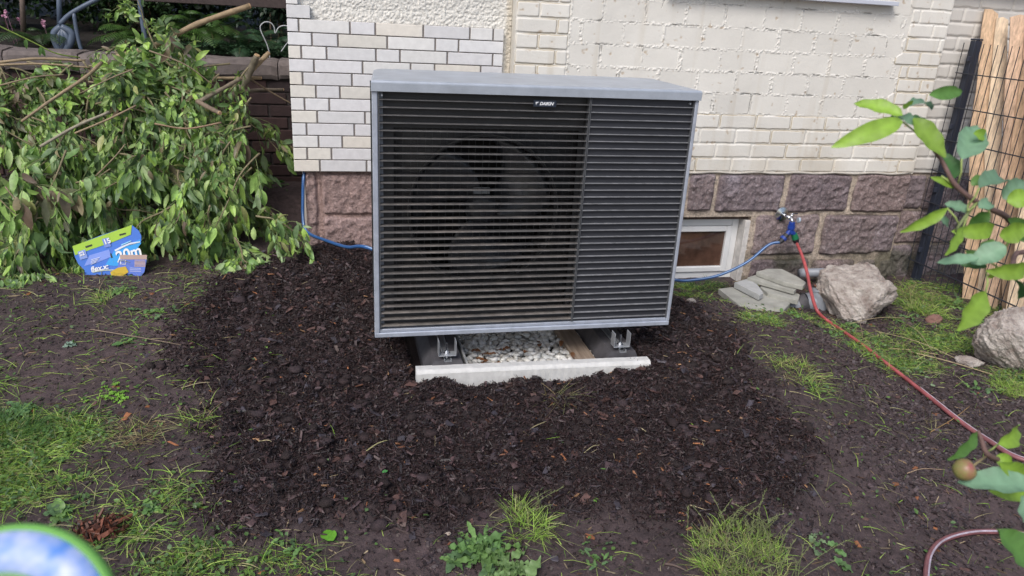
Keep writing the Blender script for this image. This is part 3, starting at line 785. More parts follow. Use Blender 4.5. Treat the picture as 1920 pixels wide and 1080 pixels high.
# small screws in the grille
for (x, z) in ((-.600, 1.1395), (.60, 1.1395)):
    m_ = MB(); m_.tube([(x, .000, z), (x, .010, z)], .0035, 8); hpb(m_, 'screw', MT['galv'])
# brackets, studs
for xb in (-.348, .405):
    s_ = empty('mounting_bracket', (0, 0, 0)); s_.parent = hp
    b_ = MB(); b_.box(xb-.036, xb+.036, -.055, -.012, .118, .121, .0008); b_.box(xb-.036, xb-.0335, -.055, -.012, .1212, .183, .0008); b_.box(xb+.0335, xb+.036, -.055, -.012, .1212, .183, .0008)
    b_.build('channel', MT['galv'], s_, False, HPO)
    b_ = MB(); b_.tube([(xb, -.03, .10), (xb, -.03, .168)], .0042, 10); b_.tube([(xb, -.03, .1215), (xb, -.03, .124)], .013, 16); b_.tube([(xb, -.03, .1245), (xb, -.03, .132)], .0085, 6); b_.build('bolt', MT['chrome'], s_, False, HPO)

# rubber feet with rails
for i, (xb, lb) in enumerate(((-.345, 'black rubber mounting foot with metal rail under the left end of the heat pump'), (.415, 'black rubber mounting foot with metal rail under the right end of the heat pump'))):
    f = empty('mounting_foot', (xb, .15, 0)); tag(f, lb, 'foot', 'rubber feet under the heat pump'); fo = np.array([xb, .15, 0])
    b_ = MB(); hw = .088
    y0, y1 = -.052, .50
    V = []
    for y in (y0, y1):
        V += [(xb-hw, y, -.03), (xb+hw, y, -.03), (xb+hw, y, .03), (xb+.055, y, .097), (xb+.018, y, .100), (xb+.016, y, .090), (xb-.016, y, .090), (xb-.018, y, .100), (xb-.055, y, .097), (xb-hw, y, .03)]
    n = 10; Q = [(j, (j+1) % n, n+(j+1) % n, n+j) for j in range(n)]
    V.append((xb, y0, .03)); T = [(20, (j+1) % n, j) for j in range(n)]
    b_.add(V, Q, T); b_.build('rubber_body', MT['rubber'], f, False, fo)
    b_ = MB(); b_.box(xb-.0165, xb+.0165, y0+.003, y1-.02, .0905, .0925); b_.box(xb-.0155, xb-.0120, y0+.003, y1-.02, .0927, .1035, .001); b_.box(xb+.0120, xb+.0155, y0+.003, y1-.02, .0927, .1035, .001)
    for y in np.arange(y0+.02, 0.02, .035): b_.box(xb-.006, xb+.006, y, y+.018, .0926, .0932, col=(1, 1, 1))
    b_.build('rail', MT['galv'], f, False, fo)
    b_ = MB(); b_.box(xb+.0885, xb+.098, y0, y1, -.03, .03, .002); 
    if i == 0: b_.build('edge_strip', MT['galv'], f, False, fo)

# kerb stone
kb = MB(); ka = atZ(781, 697, .078); kc = atZ(1221, 678, .078)
ang = math.atan2(kc[1]-ka[1], kc[0]-ka[0]); Lk = math.hypot(kc[0]-ka[0], kc[1]-ka[1])
Rz = np.array([[math.cos(ang), -math.sin(ang), 0], [math.sin(ang), math.cos(ang), 0], [0, 0, 1]])
nn = 60; V = []
prof = [(0, -.12), (0, .064), (.004, .070), (.012, .077), (.016, .078), (.05, .078), (.054, .073), (.054, -.12)]
for i in range(nn+1):
    for (yy, zz_) in prof: V.append((Lk*i/nn, yy+.0006*math.sin(i*3.1), zz_+(.0012*vnoise(np.array([i*.7]), np.array([yy*50]))[0])))
k = len(prof); Q = [(i*k+j, i*k+j+1, (i+1)*k+j+1, (i+1)*k+j) for i in range(nn) for j in range(k-1)]
V = np.array(V)@Rz.T+np.array([ka[0], ka[1], 0]); T = [(0, j+1, j) for j in range(1, k-1)]+[(nn*k, nn*k+j, nn*k+j+1) for j in range(1, k-1)]
kb.add(V, [q[::-1] for q in Q], T); tag(kb.build('kerb_stone', MT['conc']), 'pale grey concrete kerb stone half buried in mulch in front of the heat pump', 'kerb stone')

# white gravel
def pebbles(n, box, z0, z1, r0, r1, cols):
    base = []
    for a in range(1, 5):
        for b in range(8):
            t = math.pi*a/5; p = 2*math.pi*b/8; base.append((math.sin(t)*math.cos(p), math.sin(t)*math.sin(p), math.cos(t)))
    base += [(0, 0, 1), (0, 0, -1)]; base = np.array(base)
    Q = [(a*8+b, (a+1)*8+b, (a+1)*8+(b+1) % 8, a*8+(b+1) % 8) for a in range(3) for b in range(8)]
    T = [(32, b, (b+1) % 8) for b in range(8)]+[(33, 24+(b+1) % 8, 24+b) for b in range(8)]
    m = MB(); gx_, gy_ = 20, 18
    for i in range(n):
        s = rng.uniform(r0, r1)*np.array([rng.uniform(.9, 1.5), rng.uniform(.7, 1.1), rng.uniform(.5, .8)])
        V = base*(1+rng.uniform(-.10, .10, (34, 1)))*s
        a = rng.uniform(0, 6.28); b = rng.normal(0, .35); c_, s_ = math.cos(a), math.sin(a)
        Rm = np.array([[c_, -s_, 0], [s_, c_, 0], [0, 0, 1]])@np.array([[1, 0, 0], [0, math.cos(b), -math.sin(b)], [0, math.sin(b), math.cos(b)]])
        V = V@Rm.T+np.array([box[0]+(box[1]-box[0])*((i % gx_)+rng.uniform(.1, .9)+.5*((i//gx_) % 2))/gx_, box[2]+(box[3]-box[2])*((i//gx_) % gy_+rng.uniform(.1, .9))/gy_, z0+(z1-z0)*(i//(gx_*gy_))/2+rng.uniform(0, .004)])
        m.add(V, Q, T, np.array(cols[rng.integers(0, len(cols))])*rng.uniform(.8, 1.08))
    return m
pm = pebbles(720, (-.27, .33, -.045, .48), .002, .030, .012, .018, [(.70, .70, .67), (.62, .63, .62), (.74, .74, .73), (.50, .48, .44)])
struct(pm.build('white_gravel', MT['pebble'], None, True), 'stuff', 'white rounded gravel filling the bed under the heat pump', 'gravel')
# timber beside the right foot
tm = MB(); a = atZ(1052, 628, .045); b = atZ(1112, 676, .045)
tm.box(.225, .315, -.060, .48, -.03, .045, .004)
tag(tm.build('timber_plank', MT['timber']), 'weathered wooden plank lying between the white gravel and the right rubber foot', 'plank')
tm = MB(); tm.box(-.262, -.252, -.040, .48, -.03, .06, .002); tag(tm.build('edging_strip', MT['slab2']), 'thin pale edging strip between left rubber foot and white gravel', 'edging')
# dry brown leaves on the gravel
for i in range(13):
    x, y = rng.uniform(-.25, .22), rng.uniform(-.03, .2)
    P = np.array([(x, y, .050+rng.uniform(0, .008))]); D = np.array([(rng.normal(), rng.normal(), .1)])
    V, Qa, C = leaf_batch(P, D, np.array([(0, 0, 1.0)]), rng.uniform(.03, .05), rng.uniform(.018, .03), rng.uniform(.3, 1.4), np.array([(.16, .075, .035)])*rng.uniform(.7, 1.5), wave=.15)
    o = mesh_np('dry_leaf', V, [Qa], MT['leaf'], C); tag(o, 'curled dry brown leaf lying on the white gravel', 'leaf', 'dry leaves on the white gravel')

# ------------------------------------------------------------------ garden wall on the left
YG = 2.42
gw = empty('garden_wall', (-2.5, YG, .2)); tag(gw, 'dark brick retaining wall with rough capstones behind the heap of cut branches', 'wall'); GO = np.array([-2.5, YG, .2])
m_ = MB(); z = .0; r = 0
while z < .93:
    x = -6.2-.12*(r % 2)
    while x < -.955:
        c = np.array([(.030, .016, .017), (.040, .020, .020), (.024, .015, .017), (.05, .026, .024)][random.randint(0, 3)])
        m_.box(x+.005, min(x+.24, -.955)-.005, YG-.004*random.random(), YG+.1, z+.005, z+.075, .004, c); x += .245
    z += .0785; r += 1
m_.box(-6.3, -.955, YG+.009, YG+.2, -.1, .955, 0, (.035, .028, .028)); m_.build('brickwork', MT['darkbrick'], gw, False, GO)
m_ = MB(); x = -6.0
while x < -.98:
    L = random.uniform(.35, .8); x1 = min(x+L, -.975)
    V = []; nn = 14
    h = random.uniform(-.008, .012)
    for i in range(nn+1):
        xx = x+(x1-x)*i/nn; e = .012 if i in (0, nn) else 0; w_ = [.010*vnoise(np.array([xx*9]), np.array([k_*3.3]))[0] for k_ in range(8)]
        for q, (yy, z_) in enumerate([(-.03, .955), (-.045, .975), (-.045, 1.035), (-.025, 1.060), (.1, 1.068), (.28, 1.06), (.3, 1.03), (.3, .955)]):
            V.append((xx, YG+yy+w_[q]+e, z_+h+w_[(q+3) % 8]*.8-e*.8))
    Q = [(i*8+j, i*8+(j+1) % 8, (i+1)*8+(j+1) % 8, (i+1)*8+j) for i in range(nn) for j in range(8)]
    T = [(0, j+1, j) for j in range(1, 7)]+[(nn*8, nn*8+j, nn*8+j+1) for j in range(1, 7)]
    m_.add(V, Q, T); x = x1+.006
m_.build('capstones', MT['capstone'], gw, False, GO)
# raised garden behind
m_ = MB(); gx = np.linspace(-8, -.96, 120); gy = np.linspace(YG+.2, 9, 80); XX, YY = np.meshgrid(gx, gy)
ZZ = 1.03+.03*fbm(XX*4, YY*4, 3, 2)+.05*(YY-YG)
I = np.arange(XX.size).reshape(XX.shape)
m_.add(np.stack([XX, YY, ZZ], -1).reshape(-1, 3), np.stack([I[:-1, :-1], I[:-1, 1:], I[1:, 1:], I[1:, :-1]], -1).reshape(-1, 4), None, (.02, .016, .014))
struct(m_.build('raised_garden_ground', MT['soil'], None, True))

# ---- planting behind the wall
def shrub(name, label, c, size, n, L, W, cols, stems=6, cat='shrub', droop=.2, grp=None):
    c = np.array(c, float); root = empty(name, (c[0], c[1], 1.03)); tag(root, label, cat, grp); ro = np.array([c[0], c[1], 1.03])
    k = max(10, n//40); cen = c+rng.normal(0, .33, (k, 3))*size
    P = cen[rng.integers(0, k, n)]+rng.normal(0, .11, (n, 3))*np.array(size)*.8
    P[:, 2] = np.maximum(P[:, 2], 1.0)
    D = rng.normal(0, 1, (n, 3)); D[:, 2] -= droop; D[:, 1] -= .4; Nn = rng.normal(0, .5, (n, 3)); Nn[:, 2] += 1
    V, Q, C = leaf_batch(P, D, Nn, rng.uniform(.7, 1.2, n)*L, rng.uniform(.8, 1.2, n)*W, rng.uniform(0, .8, n), pick(cols, n), 3)
    mesh_np('foliage', V-ro, [Q], MT['leaf'], C, root)
    b = MB()
    for _ in range(stems):
        e = c+rng.normal(0, .25, 3)*size; s0 = np.array([c[0]+rng.normal(0, .05), c[1]+rng.normal(0, .05), 1.0])
        b.tube(spline([s0, (s0+e)/2+rng.normal(0, .04, 3), e], 4), .008, 6, (.10, .075, .05))
    b.build('stems', MT['bark'], root, True, ro)
    return root
DG = [(.018, .045, .014), (.028, .065, .018), (.014, .034, .014), (.04, .085, .025)]
DG2 = [(.02, .05, .028), (.03, .07, .04), (.035, .06, .035)]
shrub('leafy_shrub', 'dark green shrub with small leaves at the far left beyond the wall', (-3.25, 3.8, 1.6), (.55, .35, .6), 4200, .05, .026, DG)
shrub('leafy_shrub', 'dense green shrub behind the bent blue grey railing', (-2.35, 4.0, 1.5), (.6, .3, .55), 4200, .045, .024, DG)
shrub('broadleaf_bush', 'bluish green bush right behind the white wire heart', (-1.15, 3.9, 1.45), (.40, .25, .40), 3000, .05, .026, DG2, cat='bush')
shrub('tall_hedge', 'tall dark hedge closing the garden behind the ferns', (-2.4, 5.0, 2.0), (1.9, .45, 1.5), 16000, .085, .045, [(.012, .03, .012), (.02, .042, .014)], 14, 'hedge')  # backdrop hedge made extra tall to block sky light here
shrub('tall_hedge', 'dark hedge at the far left end of the raised garden', (-5.6, 4.4, 2.0), (1.4, .5, 1.5), 9000, .09, .05, [(.012, .03, .012), (.02, .042, .014)], 14, 'hedge')
# tree added out of view so its crown keeps this corner in shade
tr = empty('added_shade_tree', (-2.6, 6.0, 1.0)); tag(tr, 'added tree out of view whose crown shades the raised garden', 'tree'); to = np.array([-2.6, 6.0, 1.0])
b = MB(); b.tube(spline([(-2.6, 6, .9), (-2.55, 5.9, 2.4), (-2.7, 5.6, 3.6), (-2.4, 5.2, 4.6)], 6), np.linspace(.17, .07, 19), 10, (.07, .055, .045))
for e in ((-4.4, 4.2, 4.3), (-1.4, 3.9, 4.2), (-3.2, 3.4, 3.9), (-2.3, 3.2, 4.4), (-5.2, 5.5, 4.6)):
    b.tube(spline([(-2.65, 5.75, 3.2), (np.array((-2.65, 5.75, 3.4))+np.array(e))/2+[0, 0, .25], e], 5), np.linspace(.06, .015, 11), 7, (.07, .055, .045))
b.build('trunk', MT['bark'], tr, True, to)
n = 9000; P = np.array([-2.9, 4.3, 4.2])+rng.normal(0, 1, (n, 3))*[1.5, .95, .35]; P[:, 2] += .15*np.sin(P[:, 0]*3); D = rng.normal(0, 1, (n, 3)); Nn = rng.normal(0, .5, (n, 3)); Nn[:, 2] += 1
V, Q, C = leaf_batch(P, D, Nn, rng.uniform(.12, .2, n), rng.uniform(.07, .11, n), rng.uniform(0, .6, n), pick([(.03, .06, .02), (.04, .08, .025)], n), 2)
mesh_np('crown', V-to, [Q], MT['leaf'], C, tr)
# ferns
def fern(label, c, nf, L, cols):
    c = np.array(c, float); m = MB(); st = MB()
    for i in range(nf):
        a = rng.uniform(-2.9, .2); el = rng.uniform(.5, 1.2); dh = np.array([math.cos(a), math.sin(a), 0])
        ll = L*rng.uniform(.7, 1.1); N_ = 24; t = np.linspace(0, 1, N_)
        pts = c+dh*(ll*np.sin(t*1.1)*math.cos(el))[:, None]+np.array([0, 0, 1])*(ll*(math.sin(el)*t-.55*t**2.2))[:, None]
        st.tube(pts[::5], .0025, 4, (.06, .07, .02))
        tn = np.gradient(pts, axis=0); tn /= np.linalg.norm(tn, axis=1)[:, None]; sd_ = np.cross(tn, [0, 0, 1.0]); sd_ /= np.linalg.norm(sd_, axis=1)[:, None]
        up = np.cross(sd_, tn)
        for sg in (-1, 1):
            D = sd_*sg+tn*.35-np.array([0, 0, .15]); pl_ = ll*.24*np.sin(np.pi*np.clip(t*.93+.06, 0, 1))**.7*(1-.35*t)
            V, Q, C = leaf_batch(pts[2:], D[2:], up[2:], pl_[2:], ll*.017, .4, pick([cols], N_-2, .2), 3)
            m.add(V, Q, None, C)
    f = empty('fern', c); tag(f, label, 'fern', 'ferns beyond the garden wall')
    m.build('fronds', MT['leaf'], f, False, c); st.build('stalks', MT['bark'], f, False, c)
fern('large fern above the middle of the wall behind the bare pole', (-1.95, 2.98, 1.05), 18, .60, (.055, .12, .025))
fern('bright fern right of the tall blue grey rail', (-1.62, 3.12, 1.12), 16, .60, (.06, .13, .03))
fern('bluish fern left of the white wire heart', (-1.36, 2.95, 1.05), 16, .46, (.04, .095, .045))
fern('dark fern left of the bent railing', (-2.6, 3.0, 1.05), 12, .50, (.03, .07, .02))
fern('dark fern leaning against the house corner', (-1.08, 3.2, 1.05), 14, .50, (.03, .08, .04))
# ground cover on the wall top
n = 5000; P = np.stack([rng.uniform(-1.75, -.98, n), rng.uniform(2.72, 3.2, n), 1.06+rng.uniform(0, .07, n)], -1)
V, Q, C = leaf_batch(P, rdir(n, .3, 1), rdir(n, 1, .4), rng.uniform(.012, .024, n), rng.uniform(.010, .016, n), .3, pick([(.03, .075, .035), (.05, .10, .05)], n), 2)
struct(mesh_np('ground_cover', V, [Q], MT['leaf'], C), 'stuff', 'low bluish green ground cover behind the capstones below the heart', 'ground cover')
n = 900; P = np.stack([rng.uniform(-1.72, -1.0, n), rng.uniform(2.72, 3.1, n), 1.12+rng.uniform(0, .04, n)], -1); P = P[:60]
V, Q, C = leaf_batch(P, rdir(60, .6, 1), rdir(60, 1, .4), .012, .010, .2, pick([(.5, .55, .55)], 60), 2)
# pink flowers
for (px, py) in ((12, 22), (35, 35), (80, 40), (8, 30), (83, 46)):
    c = atY(px, py, 2.95); fb = MB(); fb.tube([c, c+[0, .05, -.12], [c[0], c[1]+.12, 1.03]], .0015, 5, (.1, .3, .1))
    for k in range(9):
        d = rng.normal(0, 1, 3); V, Q, C = leaf_batch(np.array([c]), np.array([d]), rng.normal(0, 1, (1, 3)), .020, .016, 1.0, np.array([(.7, .7, .8)]), 3); fb.add(V, Q)
    tag(fb.build('pink_flower', MT['petal']), 'pale pink blossom on a thin stem in the dark shrubs at the upper left', 'flower', 'pink blossoms beyond the wall')
# railing and other metal pieces
def tubes(name, label, cat, segs, r, mt, **k):
    m = MB()
    for s_ in segs: m.tube(spline(s_, 5), r, 10)
    o = m.build(name, mt, None, True); tag(o, label, cat, **k); return o
YR = 2.75
def A(px, py, Y=YR): return atY(px, py, Y)
root = empty('handrail', A(155, 108)); ro = np.array(A(155, 108)); tag(root, 'bent blue grey tubular handrail standing on the garden wall at the left', 'railing')
b = MB(); b.tube(spline([A(112, 45), A(135, 24), A(185, -3), A(260, -40)], 5), .014, 10); b.build('top_tube', MT['rail'], root, True, ro)
b = MB(); b.tube(spline([A(138, 24), A(146, 70), A(158, 112)], 5), .012, 10); b.build('strut', MT['rail'], root, True, ro)
b = MB(); b.tube(spline([A(258, -40), A(264, 20), A(272, 70), A(282, 115)], 5), .015, 10); b.build('upright', MT['rail'], root, True, ro)
b = MB()
c0, c1 = A(112, 108), A(118, 55); b.tube([A(110, -30, 2.8), A(112, 50, 2.8)], .016, 8); b.box(-.05, .05, -.03, .03, -.01, .01, .002, T=A(118, 106))
for s_ in (-1, 1): b.tube(spline([A(118, 104), A(118+s_*14, 80), A(118+s_*16, 62), A(115, 50)], 5), .022, 8)
for s_ in (-.5, 0, .5): b.tube([A(118+s_*14, 100), A(118+s_*18, 70), A(116, 52)], .018, 8)
tag(b.build('cast_iron_ornament', MT['rail'], None, True), 'dark grey ornamental metal bracket with leaf shape on the wall left of the handrail', 'ornament')
b = MB(); b.tube([A(40, -40, 2.9), A(44, 60, 2.9)], .016, 8, (.12, .09, .075)); tag(b.build('wooden_stake', MT['bark'], None, True), 'grey brown wooden stake among the shrubs at the upper left', 'stake')
# heart
hp_ = [(534, 98), (529, 105), (520, 118)]
b = MB(); YHh = 2.66
pts = [(505, 98), (500, 82), (490, 60), (488, 50), (492, 44), (499, 41), (508, 43), (514, 51), (516, 62), (522, 52), (531, 48), (541, 50), (547, 58), (545, 72), (536, 84), (527, 97)]
b.tube(spline([A(x, y, YHh) for x, y in pts], 5), .0035, 8); b.tube([A(505, 98, YHh), A(506, 112, YHh)], .0035, 8)
tag(b.build('wire_heart', MT['whitewire'], None, True), 'white wire heart ornament standing beside the tiled house corner', 'ornament')
b = MB(); a, c = A(-60, -2, 3.0), A(545, 2, 3.0)
b.box(a[0], -.96, 2.97, 3.05, A(300, 4, 3.0)[2], A(300, 4, 3.0)[2]+.1, .004, (.05, .035, .035))
b.box(-4.6, -4.5, 2.98, 3.04, 1.0, 1.55, .004, (.05, .035, .035)); b.box(-1.04, -.98, 2.98, 3.04, 1.0, 1.44, .004, (.05, .035, .035))
tag(b.build('wooden_beam', MT['bark']), 'dark horizontal wooden beam above the ferns at the top left edge', 'beam')
# green shoot arching at the far left
b = MB(); sp = spline([A(-20, 40, 2.2), A(60, 78, 2.2), A(105, 100, 2.2), A(150, 108, 2.25)], 6); b.tube(sp, .004, 6, (.22, .32, .06))
V, Q, C = leaf_batch(np.array([sp[8], sp[8], sp[5]]), np.array([(-.4, 0, -1), (.15, 0, -1), (-.2, 0, -1)]), np.array([(0, -1, 0.2)]*3), .06, .022, .5, np.array([(.12, .24, .07)]*3))
b.add(V, Q, None, C); tag(b.build('green_shoot', MT['leaf'], None, True), 'thin yellow green shoot with two hanging leaves slanting across the upper left corner', 'shoot')

# ------------------------------------------------------------------ brush pile
BR = [(.22, .37, .10), (.30, .47, .13), (.17, .30, .10), (.38, .52, .19), (.16, .25, .12), (.27, .38, .18), (.34, .52, .11)]
DRY = [(.16, .17, .09), (.20, .16, .11)]
def bark_pole(name, label, pts, r0, r1, col, cat='branch', group=None, cut=True, n=6):
    P = spline(pts, n); o = P.mean(0)*0+P[0]; root = empty(name, P[0]); tag(root, label, cat, group)
    b = MB(); rr = np.linspace(r0, r1, len(P))*(1+.08*np.sin(np.arange(len(P))*1.7)); b.tube(P, rr, 9, col); b.build('stem', MT['bark'], root, True, P[0])
    if cut:
        b = MB(); d = (P[-1]-P[-2]); d /= np.linalg.norm(d); b.tube([P[-1]-d*.001, P[-1]+d*.006], [r1*.98, r1*.8], 9, (.42, .28, .16)); b.build('cut_end', MT['bark'], root, False, P[0])
    return root
TAN = (.30, .225, .14)
bark_pole('bare_pole', 'long peeled tan branch sticking up to the right out of the brush pile', [A(215, 108, 2.05), A(290, 85, 2.1), A(370, 45, 2.15), A(468, 11, 2.2)], .015, .017, TAN)
bark_pole('cut_stub', 'thick forked grey brown stub at the upper right of the brush pile', [A(425, 190, 2.0), A(455, 160, 2.0), A(470, 130, 2.0), A(482, 104, 1.98)], .028, .018, (.14, .12, .085))
bark_pole('cut_stub', 'lighter tan stub beside the forked grey stub, pointing up right', [A(452, 160, 2.0), A(470, 135, 2.0), A(486, 118, 2.02), A(503, 100, 2.05)], .012, .014, TAN)
bark_pole('bare_stick', 'straight tan stick lying level towards the house corner', [A(300, 135, 2.0), A(380, 146, 2.0), A(489, 146, 2.05)], .008, .010, TAN)
bark_pole('bare_stick', 'grey stick ending in front of the dark brick wall below the capstones', [A(430, 178, 2.0), A(480, 169, 2.1), A(530, 168, 2.2)], .013, .009, (.16, .13, .10))
bark_pole('bare_stick', 'thin stick slanting down to the tiled wall corner', [A(465, 145, 2.0), A(500, 168, 2.1), A(546, 194, 2.15)], .006, .004, (.20, .15, .10))
bark_pole('bare_stick', 'stub with a pale cut end poking out of the leaves right of centre', [A(370, 190, 1.6), A(392, 202, 1.5), A(412, 212, 1.4)], .013, .012, (.20, .15, .11))
bark_pole('bare_stick', 'grey limb crossing under the forked stub', [A(375, 190, 1.6), A(420, 165, 1.7), A(450, 148, 1.8)], .012, .011, (.20, .165, .12))
bark_pole('bare_stick', 'long pale twig slanting from the left edge across the heap', [A(-10, 118, 1.9), A(70, 110, 1.95), A(160, 114, 2.0)], .008, .007, TAN, cut=False)
bark_pole('bare_stick', 'second pale twig just below the long one at the left edge', [A(-10, 122, 1.88), A(80, 120, 1.9), A(170, 127, 1.95)], .006, .005, TAN, cut=False)
bark_pole('bare_stick', 'pale branch rising left to right through the upper leaves', [A(40, 228, 1.25), A(100, 185, 1.32), A(160, 145, 1.42), A(190, 118, 1.6)], .006, .010, TAN, cut=False)
bark_pole('bare_stick', 'grey twig lying diagonally on the middle of the heap', [A(75, 275, 1.14), A(140, 238, 1.2), A(205, 210, 1.28)], .007, .007, (.30, .27, .20), cut=False)
bark_pole('bare_stick', 'slender twig curving right over the middle leaves', [A(140, 250, 1.16), A(200, 225, 1.22), A(255, 198, 1.3)], .005, .005, TAN, cut=False)
bark_pole('bare_stick', 'reddish twig ending right above the dark gap in the heap', [A(290, 232, 1.22), A(350, 241, 1.22), A(415, 230, 1.26)], .004, .005, (.28, .19, .12), cut=False)
for px0, py0, px1, py1, lb in ((250, 40+90, 150, 175, 'thin branching twig in the upper middle of the heap'), (10, 350, 60, 455, 'thin twig hanging down at the left side of the heap'), (180, 330, 235, 270, 'grey twig among wilted leaves in the middle of the heap'), (0, 160, 120, 140, 'wiry twig tangle at the left edge under the capstones'), (280, 95, 400, 160, 'fine dark twig under the long peeled branch')):
    bark_pole('twig', lb, [A(px0, py0, 1.2), A((px0+px1)/2+8, (py0+py1)/2-6, 1.18), A(px1, py1, 1.2)], .004, .0025, (.22, .17, .11), 'twig', cut=False)
# leafy branches: spread over the front surface of the heap
CARD_Y = 1.10
def leafy(P0, d0, L, nl, lsize, cols, label, group='leafy branches in the brush pile', name='leafy_branch', hang=.85):
    """a cut branch with side twigs and drooping leaves"""
    P0 = np.array(P0, float); d0 = np.array(d0, float); d0 /= np.linalg.norm(d0)
    pts = [P0]; d = d0.copy()
    for i in range(7):
        d = d+rng.normal(0, .16, 3)+np.array([0, -.02, -.07]); d /= np.linalg.norm(d); pts.append(pts[-1]+d*L/7)
    for p in pts: p[2] = max(p[2], hz(p[0], p[1])+.02)
    S_ = spline(pts, 4); root = empty(name, P0); tag(root, label, 'branch', group)
    b = MB(); b.tube(S_, np.linspace(.006, .0022, len(S_)), 6, (.20, .17, .10))
    LP = []; LD = []
    nt = 9
    for k in range(nt):
        i = int((k+1)/(nt+1)*len(S_)); p = S_[i]; dd = (S_[min(i+1, len(S_)-1)]-S_[i-1]); dd /= np.linalg.norm(dd)+1e-9
        sd_ = rng.normal(0, 1, 3); sd_ -= dd*(sd_@dd); sd_ /= np.linalg.norm(sd_); t = dd*.7+sd_*.8+np.array([0, -.12, -.05]); t /= np.linalg.norm(t)
        tl = rng.uniform(.10, .22); q = [p+t*tl*s+np.array([0, 0, -.45*tl*s*s]) for s in np.linspace(0, 1, 5)]
        b.tube(q, .0016, 4, (.18, .22, .09)); m = nl//nt
        for s in rng.uniform(.15, 1, m):
            a = q[0]+(np.array(q[-1])-q[0])*s; LP.append(a+rng.normal(0, .012, 3)); LD.append(t*.55+rng.normal(0, .45, 3)+np.array([0, -.15, -hang]))
    b.build('stem', MT['bark'], root, True, P0)
    LP = np.array(LP); LD = np.array(LD)
    q_ = (LP-CAM); dz_ = q_@AF; ux = 960+FPX*(q_@AR)/dz_; uy = 540-FPX*(q_@AU)/dz_
    kp = ~((ux > 118) & (ux < 290) & (uy > 385) & (uy < 540) & (LP[:, 1] < CARD_Y+.06)); LP = LP[kp]; LD = LD[kp]
    if not len(LP): return
    n = len(LP); LP[:, 2] = np.maximum(LP[:, 2], H(LP[:, 0], LP[:, 1])+.03)
    Nn = rng.normal(0, .6, (n, 3))+np.array([0, -.8, .5])
    Ls = rng.uniform(.45, 1.2, n)*lsize; cc = pick(cols, n, .35); dq = rng.random(n) < .07; cc[dq] = pick([(.20, .17, .10), (.26, .22, .13), (.14, .10, .07), (.34, .36, .14)], int(dq.sum()), .3) if dq.any() else cc[dq]
    V, Q, C = leaf_batch(LP, LD, Nn, Ls, Ls*rng.uniform(.24, .42, n), rng.uniform(-.6, 1.7, n), cc, 5, rng.uniform(.15, .7), .05)
    mesh_np('leaves', V-P0, [Q], MT['leaf'], C, root)
anchors = []
# heap silhouette in the picture (top outline), used to lay branches on the heap's face
def top_of(px): return np.interp(px, [-40, 60, 150, 200, 330, 420, 470, 490], [122, 124, 126, 104, 104, 120, 180, 232])
def depth_of(py): return np.interp(py, [100, 200, 300, 400, 500], [1.95, 1.65, 1.40, 1.22, 1.15])
cnt = 0
for row, (py, n_) in enumerate(((102, 11), (125, 14), (155, 13), (192, 12), (240, 10), (290, 10), (340, 9), (390, 8), (440, 7))):
    for k in range(n_):
        px = -60+(500-(-60))*((k+.5+rng.uniform(-.3, .3))/n_)
        if py < top_of(px)-5: continue
        Yd = depth_of(py)+rng.uniform(-.02, .16); p = atY(px, py+rng.uniform(-15, 15), Yd)
        if px > 415 and py > 380: continue
        if 130 < px < 285 and py > 380: Yd += .1
        p = atY(px, py, Yd)
        dr = (rng.uniform(-.5, .9) if px < 380 else rng.uniform(-.8, .1), rng.uniform(-.35, .05), rng.uniform(-.7, .15) if row > 1 else rng.uniform(-.35, .12))
        side = 'left' if px < 120 else ('middle' if px < 300 else 'right'); hgt = ('with small bright leaves on top of' if row < 4 else ('with drooping leaves half way up' if row < 6 else 'with large hanging leaves low in'))
        big = rng.uniform(.05, .085) if row < 4 else rng.uniform(.075, .125)
        leafy(p-np.array(dr)*.12, dr, rng.uniform(.3, .5), int(175 if row < 4 else 112), big, BR if rng.random() > .12 else DRY+BR[:2], 'leafy green cut branch %s the brush pile, %s part' % (hgt, side), hang=.15+.22*row); cnt += 1
# inner filling branches, deeper in the heap
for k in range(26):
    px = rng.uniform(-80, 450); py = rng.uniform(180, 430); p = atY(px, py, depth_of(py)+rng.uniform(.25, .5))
    leafy(p, (rng.uniform(-1, 1), rng.uniform(-.3, .3), rng.uniform(-.5, .2)), .5, 130, .09, [tuple(np.array(c)*.8) for c in BR], 'shaded leafy branch buried deep inside the brush pile left of the house')  # leaf colours darkened to paint in the shade inside the heap
for (px, py, dr, nl, ls, lb) in ((285, 110, (.5, 0, -.3), 60, .05, 'small leafy side shoot hanging from the long peeled branch'), (225, 84, (-.4, -.1, -.3), 60, .05, 'leafy sprig rising above the heap left of the long peeled branch'), (440, 470, (.3, -.4, -.3), 130, .10, 'leafy branch tip reaching over the mulch at the right foot of the heap'), (60, 470, (-.2, -.5, -.3), 90, .07, 'leafy sprig trailing on the soil left of the blue card'), (480, 430, (.7, -.3, -.3), 80, .09, 'dark leafy branch end on the soil by the house plinth')):
    Yy = 2.1 if py < 150 else 1.2; leafy(atY(px, py-25 if py > 150 else py, Yy), dr, .28, nl, ls, BR, lb, None)

